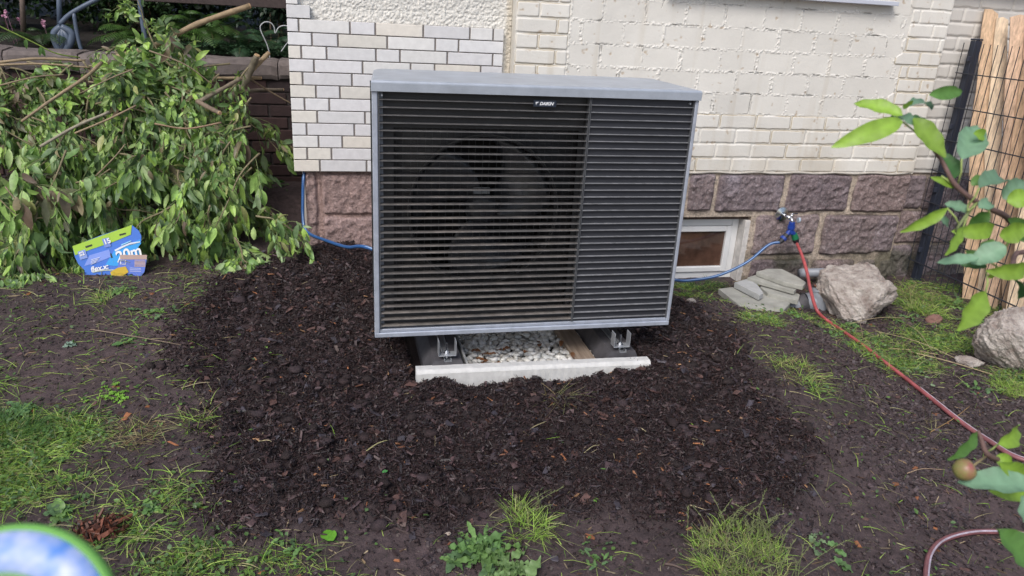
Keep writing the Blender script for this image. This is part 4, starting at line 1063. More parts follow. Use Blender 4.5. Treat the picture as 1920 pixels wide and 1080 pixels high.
# ------------------------------------------------------------------ hose card (packaging)
cc = [G(152, 480), G(270, 515)]
card = empty('packaging_card', (0, 0, 0)); 
Pc = atY(205, 520, 1.10); Pc[2] = hz(Pc[0], Pc[1]); 
u = np.array([math.cos(rad(-8)), math.sin(rad(-8)), 0]); 
tag(card, 'blue and green garden hose packaging card standing against the foot of the leaf heap', 'packaging')
card.location = Pc
YC = Pc[1]
def CP(px, py, dy=0):   # px -> card plane (leaning back slightly)
    d = ray(px, py); nrm = np.array([math.sin(rad(8)), math.cos(rad(8)), -.25]); p0 = Pc+np.array([0, dy, 0]); t = ((p0-CAM)@nrm)/(d@nrm); return CAM+t*d
def z8(x, y): return 120+x/9, 410+y/9     # coordinates in the enlarged crop
def cardpoly(name, pts, col, dy, th=.0012, parent=None, mt=None):
    P = [CP(*z8(*p), dy)-Pc for p in pts]; m = MB(); m.ext(P, np.array([0, th, 0]), col)
    return m.build(name, mt or MT['card'], parent or card)
BLU = (.05, .17, .62)
cardpoly('blue_board', [(145, 470), (180, 640), (240, 760), (350, 870), (352, 1000), (720, 1035), (1270, 1000), (1340, 900), (1265, 620), (1250, 490), (1300, 400), (1305, 290), (1260, 200), (1150, 110), (600, 290)], BLU, 0)
cardpoly('green_header', [(142, 465), (185, 618), (480, 510), (820, 395), (1125, 270), (1145, 108), (640, 285)], (.34, .55, .05), -.0025)
cardpoly('light_blue_panel', [(860, 520), (1290, 350), (1300, 420), (1250, 480), (1265, 610), (1150, 780), (880, 800), (700, 780)], (.03, .32, .75), -.0018)
cardpoly('painted_sheen', [(430, 620), (760, 520), (800, 640), (560, 740), (340, 800)], (.20, .30, .75), -.0018)  # sheen on the board painted as a paler blue patch
for a in ([(360, 465), (470, 432), (476, 460), (366, 494)], [(932, 262), (1040, 235), (1046, 262), (938, 290)], [(775, 590), (795, 585), (820, 655), (795, 668)]): cardpoly('slot', a, (.02, .03, .02), -.004)
cardpoly('number_box', [(640, 345), (750, 318), (795, 465), (690, 490)], (.16, .25, .62), -.004)
cardpoly('number_box', [(228, 560), (355, 520), (400, 660), (275, 695)], (.22, .32, .68), -.004)
cardpoly('stripe', [(850, 530), (960, 470), (1120, 405), (1285, 385), (1285, 400), (1120, 425), (970, 500), (870, 552)], (.65, .70, .78), -.004)
cardpoly('stripe', [(960, 440), (1130, 368), (1140, 378), (970, 455)], (.3, .65, .85), -.004)
cardpoly('brown_flap', [(940, 612), (1400, 612), (1395, 690), (950, 688)], (.42, .30, .27), -.008)
cardpoly('front_card', [(935, 688), (1395, 688), (1355, 900), (1290, 985), (1080, 930), (900, 820)], (.10, .18, .60), -.007)
for i in range(5): cardpoly('text_line', [(1190, 708+i*22), (1375, 708+i*22), (1372, 720+i*22), (1188, 720+i*22)], (.50, .36, .30), -.009)
cardpoly('mark_box', [(950, 700), (1048, 705), (1040, 775), (945, 768)], (.7, .72, .8), -.0095)
cardpoly('mark_inner', [(965, 712), (1035, 716), (1028, 764), (960, 760)], (.12, .2, .6), -.0105)
cardpoly('yellow_fitting', [(780, 900), (900, 830), (1040, 805), (1090, 900), (1000, 960), (800, 970)], (.55, .38, .03), -.010)
cardpoly('white_arc', [(480, 885), (620, 862), (780, 860), (900, 862), (900, 872), (700, 872), (560, 895), (480, 912)], (.6, .7, .6), -.004)
def cardtext(txt, size, bx, by, ex, ey, dy=-.006, shear=0, off=.0005):
    p = CP(*z8(bx, by), dy); q = CP(*z8(ex, ey), dy); t = Vector(q-p); L = t.length; t.normalize(); nrm = Vector((math.sin(rad(8)), math.cos(rad(8)), -.25)).normalized()
    up = nrm.cross(t)*-1; up = t.cross(nrm)*-1 if t.cross(nrm).z < 0 else t.cross(nrm)
    R_ = Matrix((t, up, t.cross(up))).transposed().to_4x4()
    o = text_obj(txt, size, Vector(p-Pc), card, MT['white'], 'lettering', shear, off, .0003, R_); return o
for q in range(4): cardpoly('text_line', [(455, 690+q*26), (455+150-q*20, 648+q*26), (456+150-q*20, 658+q*26), (456, 700+q*26)], (.55, .62, .8), -.0045)
for q in range(3): cardpoly('text_line', [(1110, 830+q*26), (1300, 836+q*26), (1300, 843+q*26), (1110, 837+q*26)], (.5, .55, .75), -.009)
cardtext('20m', .072, 872, 665, 1200, 560, -.006, .15, .0018)
cardtext('15', .036, 668, 405, 760, 375, -.0065, 0, .001)
cardtext('S2', .026, 262, 610, 370, 570, -.0065, 0, .0008)
cardtext('flex.x:', .036, 450, 865, 760, 800, -.006, .2, .001)

# ------------------------------------------------------------------ tap and hoses
tap = empty('garden_tap', atY(1478, 408, YW-.03)); TP_ = np.array(tap.location); tag(tap, 'chrome garden tap with round wall plate on the stone plinth', 'tap')
def Tp(px, py, Y): return atY(px, py, Y)-TP_
b = MB(); c = atY(1467, 402, YW-.022); 
V = []; N_ = 28
b.tube([c+[0, .014, 0]-TP_, c+[0, .004, 0]-TP_, c-[0, .004, 0]-TP_], [.046, .044, .014], 28); b.build('wall_plate', MT['chrome'], tap, False)
b = MB(); b.tube([c-TP_, c+[0, -.045, 0]-TP_, c+[.012, -.075, -.004]-TP_], [.011, .011, .013], 12); b.tube([c+[.012, -.075, 0]-TP_, c+[.018, -.085, -.018]-TP_, c+[.018, -.088, -.035]-TP_], .010, 12)
b.tube([c+[.012, -.075, 0]-TP_, c+[.020, -.072, .022]-TP_], .007, 10); b.box(-.004, .034, -.004, .004, -.003, .003, .001, T=c+[.022, -.072, .024]-TP_); b.build('tap_body', MT['chrome'], tap, True)
kq = c+np.array([.018, -.088, -.03])
b = MB(); b.tube([kq+[.05, .02, .012]-TP_, kq+[.062, .018, .012]-TP_], .017, 12); b.build('handle', mat('clear_plastic', (.35, .42, .5), .15), tap, False)
sp = empty('hose_splitter', kq); sp.scale = (1.25, 1.25, 1.25); tag(sp, 'blue two way hose splitter with a green and a black coupling hanging from the tap', 'hose splitter')
b = MB(); b.tube([(0, 0, .004), (0, 0, -.010)], .0145, 12); b.tube([(0, 0, -.011), (0, 0, -.030)], .0175, 12); b.tube([(0, 0, -.031), (0, 0, -.038)], .014, 12); b.tube([(0, 0, -.034), (-.016, 0, -.060)], .012, 12); b.tube([(0, 0, -.034), (.022, 0, -.060)], .012, 12); b.box(-.006, .010, -.014, .012, -.056, -.036, .002); b.tube([(-.004, -.016, -.045), (-.004, -.02, -.045)], .008, 10); b.build('splitter_body', MT['blueconn'], sp, False)
b = MB(); b.tube([(-.016, 0, -.058), (-.032, -.002, -.078), (-.052, -.004, -.098)], [.013, .015, .011], 14); b.build('coupling', MT['blackconn'], sp, False)
b = MB(); b.tube([(-.028, -.001, -.073), (-.038, -.002, -.083)], .0165, 14); b.build('coupling_ring', MT['blueconn'], sp, False)
b = MB(); b.tube([(.022, 0, -.056), (.034, -.002, -.082)], [.015, .017], 14); b.build('coupling', MT['greenconn'], sp, False)
b = MB(); b.tube([(.034, -.002, -.082), (.042, -.004, -.100)], [.0175, .013], 14); b.build('coupling', MT['blackconn'], sp, False)
# blue hose
h0 = kq+1.25*np.array([-.050, -.004, -.096]); h_in = atY(1262, 525, .85)
bl = [h0, atY(1440, 460, 1.12), atY(1400, 492, 1.08), atY(1345, 517, 1.02), atY(1290, 526, .92), h_in]
last = atY(700, 468, .62)
mid = [np.array([.9, .78, .1]), np.array([.3, .75, .12]), np.array([-.3, .72, .14])]
left = [last, atY(650, 463, .85), atY(612, 451, 1.08), atY(583, 440, 1.2), atY(571, 427, 1.27), atY(568, 405, 1.30), atY(568, 370, 1.31), atY(569, 335, 1.32), atY(571, 322, 1.36)]
BP = spline(bl+mid+left, 10)
blue = empty('blue_hose', BP[0]); tag(blue, 'translucent blue garden hose running from the tap behind the heat pump to the house corner', 'hose')
b = MB(); b.tube(BP, .0085, 10); b.build('hose_tube', MT['bluehose'], blue, True, BP[0])
b = MB(); b.tube(BP+np.array([0, -.0048, .0042]), .0032, 6); b.build('stripe', MT['bluelight'], blue, True, BP[0])
# red hose
r0_ = kq+1.25*np.array([.043, -.004, -.100])
GP = lambda x, y, up=.012: G(x, y, up)
rp = [r0_, atY(1504, 480, .98), atY(1513, 510, .84), atY(1520, 545, .70), atY(1532, 582, .56)]
gp = [GP(1552, 606), GP(1590, 632), GP(1622, 655), GP(1660, 685), GP(1700, 716), GP(1745, 752), GP(1800, 796), GP(1850, 830), GP(1920, 868)]
p_end = gp[-1]; q0 = G(1850, 1003, .014)
loop = [p_end+[.25, -.15, 0], p_end+[.5, -.5, .01], np.array([1.75, -1.35, -.06]), np.array([1.35, -1.30, -.06]), G(1925, 1010, .014)]
back = [q0, G(1800, 1008, .014), G(1762, 1022, .014), G(1742, 1045, .014), G(1735, 1075, .014), G(1733, 1120, .014)]
RP = spline(rp+gp+loop+back, 10)
red = empty('red_hose', RP[0]); tag(red, 'red garden hose hanging from the tap and lying across the soil towards the lower right', 'hose')
b = MB(); tt = np.arange(len(RP)); 
b.tube(RP, .0092, 12, (.42, .085, .09)); o = b.build('hose_tube', MT['redhose'], red, True, RP[0])
Vn = np.repeat(sstep(60, 130, tt.astype(float)), 12); 
ca = o.data.color_attributes['Col']; arr = np.ones((len(o.data.vertices), 4), np.float32)
cc_ = np.array([.42, .085, .09])*(1-Vn[:, None])+np.array([.20, .080, .088])*Vn[:, None]; cc_ = cc_*np.repeat(1+.35*fbm(tt*.35, tt*0, 3, 8), 12)[:, None]; arr[:len(cc_), :3] = cc_; arr[len(cc_):, :3] = (.3, .1, .1)
ang_ = np.tile(np.arange(12), len(RP)); ca.data.foreach_set('color', arr.ravel())
tn = np.gradient(RP, axis=0); sd_ = np.cross(tn, [0, 0, 1.0]); sd_ /= np.linalg.norm(sd_, axis=1)[:, None]+1e-9
b = MB(); k0 = 95; b.tube((RP+sd_*.0055*-1+[0, 0, .0065])[k0:], .0034, 6); b.build('stripe', mat('pale_stripe', (.42, .36, .42), .4, vary=.3, scale=50), red, True, RP[0])

# ------------------------------------------------------------------ fence
XFn = 2.95
fence = empty('mesh_fence', (XFn, 1.2, -.1)); FO = np.array([XFn, 1.2, -.1]); tag(fence, 'anthracite double wire mesh fence in front of the raw wooden boards', 'fence')
b = MB(); y = 1.24
while y > -1.7: b.tube([(XFn, y, -.05), (XFn, y, 1.405)], .0025, 5); y -= .05
for z in np.arange(0.03, 1.40, .2):
    for dx in (-.005, .005): b.tube([(XFn+dx, 1.245, z+.0), (XFn+dx, -1.7, z+.0)], .003, 5)
b.build('wire_panel', MT['antr'], fence, False, FO)
for y in (1.19, -1.31):
    b = MB(); b.box(XFn+.012, XFn+.064, y-.02, y+.02, -.25, 1.42, .003); b.box(XFn+.010, XFn+.066, y-.022, y+.022, 1.421, 1.432, .003)
    for z in (.1, .5, .9, 1.3): b.box(XFn-.010, XFn+.0118, y-.022, y-.006, z, z+.03, .002)
    b.build('post', MT['post'], fence, False, FO)
# raw boards
WB = ['first', 'second', 'third', 'fourth', 'fifth', 'sixth', 'seventh', 'eighth', 'ninth', 'tenth', 'eleventh', 'twelfth', 'thirteenth', 'fourteenth', 'fifteenth', 'sixteenth', 'seventeenth', 'eighteenth', 'nineteenth', 'twentieth']
BCOL = [(.58, .41, .27), (.66, .49, .34), (.47, .32, .21), (.72, .57, .41), (.54, .38, .27)]
for i in range(20):
    y = 1.24-.062*i; x = 3.09+.055*((i*7) % 3)+rng.uniform(-.01, .01); h = 1.57-.006*i+rng.uniform(-.07, .08); wd = rng.uniform(.075, .115); a = rng.uniform(-6, 26)
    nz = 30; V = []; a_ = rad(a-50); c_, s_ = math.cos(a_), math.sin(a_); lean = rng.uniform(-.03, .05); ph = rng.uniform(0, 6)
    col = np.array(BCOL[(i*3) % 5]); C = []; notch = rng.uniform(-.5, .5)
    for k in range(nz+1):
        t = k/nz; z = -.15+(h+.15)*t; wv = .010*math.sin(t*5+ph)+.004*math.sin(t*17+ph); w0 = wd/2*(1-.12*math.sin(t*7+ph)+.05*math.sin(t*23+i)); th = .013
        tc_ = [(-w0+wv, -th), (wv, -th*1.25), (w0+wv, -th), (w0*.9+wv, th), (-w0*.9+wv, th)]
        for j, (p, q) in enumerate(tc_):
            zz_ = z+((p*notch+(.012 if j == 1 else 0)) if k == nz else 0)
            V.append((x+p*c_-q*s_+lean*t*.3-.03*(1-t), y-.42*(1-t)+p*s_+q*c_, zz_)); C.append(col*(1.0+(.12 if j == 1 else 0)+.08*math.sin(t*11+ph)))
    V = np.array(V); Q = [(k*5+j, k*5+(j+1) % 5, (k+1)*5+(j+1) % 5, (k+1)*5+j) for k in range(nz) for j in range(5)]; T = [(nz*5, nz*5+1, nz*5+2), (nz*5, nz*5+2, nz*5+3), (nz*5, nz*5+3, nz*5+4)]
    o = mesh_np('wooden_board', V-np.array([x, y, -.15]), [np.array(Q), np.array(T)], MT['board'], np.array(C), None, False); o.location = (x, y, -.15)
    tag(o, 'rough upright wooden board leaning behind the mesh fence, %s from the fence post' % WB[i], 'board', 'raw boards behind the fence')

# ------------------------------------------------------------------ rubble: rocks, slabs, pipes
def rock(name, label, c, s, seed, mt, sub=5, rough=.22, cat='rock', rz=0):
    import bmesh
    bm = bmesh.new(); bmesh.ops.create_icosphere(bm, subdivisions=sub, radius=1)
    V = np.array([v.co for v in bm.verts]); F = np.array([[v.index for v in f.verts] for f in bm.faces]); bm.free()
    r_ = np.random.default_rng(seed)
    # facets: cut by random planes
    for _ in range(16):
        d = r_.normal(0, 1, 3); d /= np.linalg.norm(d); k = r_.uniform(.62, .9); pr = V@d; V = V-np.maximum(pr-k, 0)[:, None]*d*.9
    n = fbm(V[:, 0]*2+seed, V[:, 1]*2+V[:, 2]*1.7, 4, seed)+fbm(V[:, 2]*2.3, V[:, 0]*2-V[:, 1], 4, seed+2); n2 = fbm(V[:, 0]*9+V[:, 2]*5, V[:, 1]*9-V[:, 2]*7, 5, seed+5); n3 = fbm(V[:, 0]*34+V[:, 2]*21, V[:, 1]*34-V[:, 2]*27, 3, seed+7)
    V = V*(1+rough*.35*n[:, None]+.085*n2[:, None]+.05*n3[:, None])*np.array(s); a = rad(rz); R_ = np.array([[math.cos(a), -math.sin(a), 0], [math.sin(a), math.cos(a), 0], [0, 0, 1]]); V = V@R_.T
    o = mesh_np(name, V, [F], mt, None, None, True); o.location = c; tag(o, label, cat); return o
g = G(1618, 608); rock('concrete_boulder', 'big rough pinkish grey boulder beside the red hose', (g[0]+.05, g[1]+.17, g[2]+.105), (.265, .20, .21), 4, MT['rock'], 6)
g = G(1900, 705); rock('concrete_boulder', 'rough pinkish boulder cut off by the right edge of the picture', (g[0]+.10, g[1]+.12, g[2]+.10), (.20, .16, .19), 9, MT['rock'], 6)
g = G(1826, 688); rock('stone', 'small wedge shaped grey stone at the foot of the right boulder', (g[0], g[1]+.03, g[2]+.01), (.075, .045, .035), 12, MT['rock'], 4, cat='stone', rz=-25)
g = G(1757, 606); rock('brick_piece', 'small reddish brick fragment in the grass between the boulders', (g[0], g[1]+.02, g[2]+.015), (.055, .04, .035), 15, mat('brickbit', (.22, .12, .10), .9, bump=.003), 4, cat='brick piece')
g = G(1296, 568); rock('stone', 'small pinkish stone at the mulch edge right of the heat pump', (g[0], g[1], g[2]+.01), (.035, .025, .018), 17, MT['rock'], 3, cat='stone')
g = G(840, 1003); rock('stone', 'small pale pebble in the soil left of the dandelion', (g[0], g[1], g[2]+.004), (.010, .008, .006), 18, mat('palestone', (.4, .33, .27), .8), 3, cat='stone')
g = G(1388, 912+0); 
def slab(label, pts, z, t, mt):
    P = [atZ(x, y, z) for x, y in pts]; m = MB(); m.ext(P, np.array([0, 0, -t])); o = m.build('paving_slab', mt); tag(o, label, 'paving slab', 'broken paving slabs by the stone plinth')
    bv = o.modifiers.new('b', 'BEVEL'); bv.width = .004; bv.segments = 2; bv.limit_method = 'ANGLE'; return o
slab('large flat broken paving slab lowest in the pile', [(1347, 541), (1372, 538), (1440, 546), (1482, 568), (1468, 583), (1400, 583)], -.045, .035, MT['slab'])
slab('small pale broken slab leaning on the left of the pile', [(1377, 529), (1402, 522), (1420, 533), (1432, 549), (1424, 553)], -.005, .035, MT['slab2'])
slab('third broken slab from the top of the pile', [(1425, 537), (1455, 532), (1500, 552), (1497, 563), (1440, 549)], -.020, .030, MT['slab'])
slab('second broken slab from the top of the pile', [(1401, 520), (1420, 514), (1460, 520), (1494, 541), (1490, 545)], .012, .026, MT['slab'])
slab('topmost broken paving slab with a pointed right end', [(1418, 509), (1441, 503), (1466, 504), (1495, 518), (1512, 529), (1506, 536), (1470, 528)], .042, .028, MT['slab'])
pp = empty('drain_pipe', atZ(1545, 545, -.02)); PO = np.array(pp.location); tag(pp, 'short grey plastic drain pipe elbow with black seal between slabs and boulder', 'pipe')
a = atZ(1549, 572, -.06)+np.array([0, .06, 0])
b = MB(); b.tube([a+[-.005, 0, -.06], a+[0, 0, .04], a+[.004, .01, .075]], [.064, .064, .064], 28); b.build('pipe_body', MT['pipe'], pp, False, PO)
b = MB(); b.tube([a+[.001, .002, .050], a+[.003, .006, .062]], .0675, 28); b.build('collar', MT['pipe'], pp, False, PO)
b = MB(); b.tube([a+[-.115, .03, -.03], a+[-.075, .02, -.012]], .060, 28); b.build('seal', MT['rubber'], pp, False, PO)
b = MB(); b.tube([a+[-.17, .04, -.055], a+[-.115, .03, -.031]], .054, 28); b.tube([a+[-.075, .02, -.012], a+[-.02, .004, .0]], .056, 28); b.build('socket', MT['pipe'], pp, False, PO)
b = MB(); a = atY(1500, 512, 1.16); c = atY(1605, 509, 1.16); b.tube([a, c], .028, 20, (1, 1, 1)); tag(b.build('grey_pipe', MT['pipe'], None, True), 'long grey plastic pipe lying against the stone plinth behind the pile', 'pipe')

# ------------------------------------------------------------------ grass and weeds
GP1 = [[(-40, 790), (60, 790), (150, 780), (190, 830), (150, 900), (60, 950), (-40, 960)], [(-40, 700), (60, 720), (160, 750), (140, 800), (-40, 830)],
       [(220, 960), (320, 900), (400, 940), (430, 1100), (210, 1100)], [(430, 1020), (560, 1040), (640, 1100), (400, 1100)], [(-40, 900), (120, 900), (220, 980), (200, 1100), (-40, 1100)]]
GP2 = [[(1270, 530), (1390, 535), (1400, 565), (1270, 560)], [(1390, 600), (1440, 575), (1530, 600), (1600, 625), (1700, 650), (1800, 690), (1720, 700), (1640, 690), (1560, 680), (1500, 640)],
       [(1690, 530), (1790, 540), (1930, 600), (1850, 640), (1840, 700), (1700, 640), (1680, 590)], [(1850, 700), (1950, 700), (1950, 760), (1880, 740)], [(1450, 680), (1530, 670), (1560, 700), (1540, 735), (1470, 720)],
       [(1400, 500), (1510, 505), (1510, 515), (1400, 520)]]
def wpoly(p): return np.array([groundpt(*q)[:2] for q in p])
allp = [(wpoly(p), s_) for p, s_ in zip(GP1, (1.3, .35, .6, .45, .35))]+[(wpoly(p), .55) for p in GP2]
def gfun(x, y):
    d = np.zeros(x.shape)
    for P, s in allp: d = np.maximum(d, s*sstep(-.10, .08, polysd(x, y, P)))
    d = d*sstep(-.15, .4, fbm(x*5, y*5, 4, 30)+.12*fbm(x*20, y*20, 2, 36))+.020*(fbm(x*3, y*3, 3, 35) > .15)*(x < -.9)+.010+.012*(x < -.9)
    return d*(1-.97*mulch(x, y))*(1-pit(x, y))*(y < 1.24)*np.where((x > -.6) & (x < .9) & (y > 0), 0, 1)
x, y = scatter(21000, (-2.8, 3.2, -1.75, 1.24), gfun); n = len(x)
P = np.stack([x, y, H(x, y)], -1)
V, Q, C = blade_batch(P, rdir(n, .45, .8), rng.uniform(.02, .08, n), rng.uniform(.0012, .0032, n), rng.uniform(.2, 1.5, n), pick(GR+GR+ST[:1], n, .3))
struct(mesh_np('grass', V, [Q], MT['grass'], C, None, False), 'stuff', 'patchy short green grass growing on the bare soil', 'grass')
x, y = scatter(7000, (-2.8, 3.2, -1.75, 1.24), gfun); n = len(x)
P = np.stack([x, y, H(x, y)+rng.uniform(.003, .02, n)], -1)
V, Q, C = leaf_batch(P, rdir(n, .25, 1), rdir(n, 1, .35), rng.uniform(.008, .024, n), rng.uniform(.006, .014, n), rng.uniform(0, .8, n), pick([(.10, .20, .05), (.14, .25, .06), (.10, .17, .07)], n), 3)
struct(mesh_np('small_weeds', V, [Q], MT['leaf'], C), 'stuff', 'tiny broad leaved weeds between the grass', 'weeds')
def tuft(label, px, py, r, n, L0, L1, cols, name='grass_tuft', wd=.0022, seedheads=0, cat='grass tuft', up=.9, lean=(0, 0), sl=None):
    g = G(px, py); m = MB(); a = rng.uniform(0, 6.28, n); rr = r*np.sqrt(rng.random(n))
    x = g[0]+rr*np.cos(a); y = g[1]+rr*np.sin(a); P = np.stack([x, y, H(x, y)-.003], -1); D = rdir(n, up, .5); D[:, 0] += np.cos(a)*.5*rr/r+lean[0]; D[:, 1] += np.sin(a)*.5*rr/r+lean[1]
    kk = fbm(x*22, y*22, 2, 91) > -.18; P = P[kk]; D = D[kk]; n = len(P)
    V, Q, C = blade_batch(P, D, rng.uniform(L0, L1, n), rng.uniform(.7, 1.3, n)*wd, rng.uniform(.1, .9, n), pick(cols, n, .3), 4); 
    root = empty(name, g); tag(root, label, cat); m.add(V, Q, None, C); m.build('blades', MT['grass'], root, False, g)
    if seedheads:
        s_ = MB()
        for _ in range(seedheads):
            p = g+np.array([rng.uniform(-r, r), rng.uniform(-r, r), 0]); d = np.array([rng.normal(.15, .5), rng.normal(.25, .35), 1.0]); LL = rng.uniform(L1, L1*1.9) if sl is None else rng.uniform(.4, 1.0)*sl; q = [p+d*LL*t*.6+np.array([d[0]*.3*LL*t*t, 0, -.15*LL*t*t]) for t in np.linspace(0, 1, 8)]
            s_.tube(q, np.linspace(.0012, .0007, 8), 4, (.20, .24, .10))
            e = np.array(q[4:]); 
            for k in range(14):
                pp_ = e[0]+(e[-1]-e[0])*k/14; V, Q, C = blade_batch(np.array([pp_]), np.array([d+rng.normal(0, .7, 3)]), np.array([.010]), np.array([.002]), np.array([.2]), np.array([(.24, .27, .12)]), 2); s_.add(V, Q, None, C)
        s_.build('seed_stalks', MT['grass'], root, False, g)
YG_ = [(.30, .48, .09), (.38, .56, .12), (.23, .38, .08), (.42, .45, .18)]
tuft('bright green grass tuft at the lower edge of the mulch', 985, 985, .075, 520, .03, .09, YG_, seedheads=10)
tuft('largest bright grass clump with seed stalks at the bottom right of centre', 1390, 1050, .14, 2300, .012, .06, YG_+ST[:1], seedheads=75, lean=(-.1, .2), sl=.24)
tuft('yellowish flattened grass tuft right of the mulch', 1500, 700, .12, 500, .03, .08, YG_+ST, up=.4)
tuft('dry straw coloured grass tuft by the fence post', 1715, 555, .14, 500, .04, .12, ST+GR[:1], up=.5)
tuft('straw clump with tangled roots on the left soil', 255, 815, .07, 380, .03, .09, ST+[(.24, .16, .09)], up=.3)
tuft('dry straw wisp on the mulch right of centre', 1045, 745, .05, 110, .04, .12, ST, up=.25, lean=(.4, -.3))
tuft('yellow straw wisp on the soil at the far right', 1745, 800, .05, 90, .03, .07, ST, up=.25)
tuft('thin straw clump at the left edge of the mulch', 375, 790, .06, 150, .03, .08, ST+GR[:2], up=.3)
tuft('lush dark green grass clump at the left edge of the picture', 15, 810, .10, 500, .05, .11, [(.06, .14, .04), (.09, .18, .05)])
tuft('green grass clump behind the big boulder near the fence', 1735, 585, .10, 500, .04, .10, GR)
tuft('bright grass clump at the foot of the right boulder', 1895, 735, .08, 450, .03, .07, YG_)
tuft('green grass clump in front of the broken slabs', 1425, 598, .07, 350, .02, .05, YG_)
tuft('grass clump beside the green card scraps', 215, 560, .08, 260, .03, .07, GR+YG_)
tuft('green clump at the foot of the brush pile', 440, 492, .05, 200, .03, .06, YG_)
tuft('low grass clump by the basement window', 1330, 540, .10, 350, .03, .08, [(.06, .12, .04), (.10, .17, .06)])
def weed(label, px, py, n, L, W, cols, name='weed', cat='weed', wave=.15, stem=0):
    g = G(px, py, .004); a = np.arange(n)*2.4+rng.uniform(0, 6); el = rng.uniform(.1, .7, n)
    D = np.stack([np.cos(a)*np.cos(el), np.sin(a)*np.cos(el), np.sin(el)], -1); P = np.repeat(g[None], n, 0)+rng.normal(0, stem, (n, 3))*[1, 1, .1]
    P[:, 2] = H(P[:, 0], P[:, 1])+.004
    Nn = np.tile([0, 0, 1.0], (n, 1))+rng.normal(0, .15, (n, 3)); Ls = L*rng.uniform(.55, 1.1, n)
    V, Q, C = leaf_batch(P, D, Nn, Ls, W*Ls/L*rng.uniform(.8, 1.2, n), rng.uniform(.3, 1.3, n), pick([tuple(np.array(q)*1.35) for q in cols], n, .25), 9, .2, wave)
    o = mesh_np(name, V-g, [Q], MT['leaf'], C); o.location = g; tag(o, label, cat)
WG = [(.10, .19, .06), (.13, .23, .07), (.09, .16, .07)]
weed('broad leaved dandelion rosette at the bottom left of the bright grass tuft', 905, 1035, 46, .085, .028, WG, wave=.3, stem=.028)
weed('second dandelion rosette at the bottom edge of the picture', 960, 1075, 34, .07, .028, [(.15, .24, .09)], wave=.3, stem=.025)
weed('small dandelion beside a pebble at the bottom', 850, 1055, 9, .05, .02, WG)
weed('pair of pale green lobed leaves at the left edge', 45, 770, 7, .075, .045, [(.13, .24, .10)])
weed('bright curly weed left of the mulch', 215, 740, 42, .022, .016, [(.17, .34, .05)], stem=.035)
weed('weed with round leaves right of the blue card', 225, 545, 22, .04, .025, WG, stem=.04)
weed('trailing weed on the bare soil left of the mulch', 285, 590, 26, .04, .018, WG, stem=.05)
weed('small weed sprig with narrow leaves on bare soil', 255, 640, 18, .05, .012, WG, stem=.03)
weed('bluish weed leaves on bare soil at the left', 132, 648, 7, .03, .022, [(.18, .26, .20)])
weed('tiny bright seedling on the mulch at the centre bottom', 1115, 938, 8, .014, .010, [(.17, .38, .06)])
weed('tiny green seedling near the kerb left end', 500, 650, 5, .016, .008, [(.2, .35, .08)])
weed('weed with broad leaves at the bottom left', 115, 965, 10, .06, .035, WG)
weed('weed rosette beside the rusty clump', 285, 955, 14, .04, .02, WG)
weed('broad leaved weed at the bottom right of the large clump', 1560, 1035, 9, .045, .028, [(.12, .22, .08)], stem=.03)
weed('leafy sprig on the soil right of the large grass clump', 1535, 1020, 8, .03, .02, [(.16, .24, .12)], stem=.03)
weed('small weed at the lower left edge of the mulch', 520, 1030, 14, .035, .014, WG, stem=.03)
weed('low green sprig on bare soil below the mulch', 1110, 1040, 16, .035, .010, WG, stem=.03)
weed('green weed under the lower corner of the boulder', 1600, 612, 8, .055, .03, WG)
weed('dock leaf beside the basement window', 1372, 512, 4, .07, .04, [(.06, .17, .04)])
weed('small bright plants by the dark wall behind the heap', 505, 345, 60, .03, .02, [(.05, .13, .03), (.07, .17, .04)], stem=.10)
weed('weed leaves in front of the mesh fence', 1785, 575, 20, .07, .03, WG, stem=.06)
weed('weed at the foot of the fence boards', 1860, 610, 18, .07, .03, WG, stem=.06)
weed('sprig of wilted leaves on the soil below the boulder', 1690, 690, 14, .04, .018, [(.17, .25, .12)], stem=.05)
# single fallen leaves
for k, (px, py) in enumerate(((1700, 600), (1640, 640), (1770, 640), (1480, 590), (1560, 630), (1830, 730))):
    weed(('weed sprig on the grass right of the big boulder', 'weed sprig beside the red hose below the boulder', 'weed sprig near the small brick fragment', 'weed sprig in front of the slab pile', 'weed sprig beside the hose where it meets the ground', 'weed sprig below the small wedge stone')[k], px, py, 16, .045, .018, WG, stem=.04)
for k, (x0, y0, x1, y1) in enumerate(((1590, 612, 1700, 600), (1640, 625, 1800, 680), (1700, 612, 1745, 660))):
    a, c = G(x0, y0, .015), G(x1, y1, .012); q = spline([a, (a+c)/2+np.array([0, 0, .02]), c], 5); b = MB(); b.tube(q, .0018, 5, (.36, .30, .18)); o = b.build('twig', MT['bark'], None, True, q[0]); o.location = q[0]
    tag(o, ('dry pale twig lying against the foot of the big boulder', 'long dry twig slanting across the grass right of the hose', 'short dry twig in the grass below the brick fragment')[k], 'twig')
def fallen(label, px, py, L, W, a, col, name='fallen_leaf', curl=.4):
    g = G(px, py, .012); V, Q, C = leaf_batch(np.array([[0, 0, 0.0]]), np.array([(math.cos(rad(a)), math.sin(rad(a)), .12)]), np.array([(.1, -.2, 1.0)]), L, W, curl, np.array([col]), 8, .2, .05)
    o = mesh_np(name, V, [Q], MT['leaf'], C); o.location = g; tag(o, label, 'leaf')
fallen('bright green fallen leaf at the lower left edge of the mulch', 625, 1020, .06, .045, 120, (.16, .42, .04))
fallen('small bright green leaf on the mulch left of centre', 717, 892, .022, .012, 30, (.12, .42, .12))
fallen('tiny green leaf lying left of the kerb', 505, 668, .02, .009, 60, (.2, .4, .08))
fallen('pale green leaf lying on the soil below the hose at the right', 1745, 728, .03, .02, 20, (.30, .42, .25))
fallen('brown leaf on the soil near the bare left patch', 270, 565, .035, .015, 70, (.20, .11, .06))
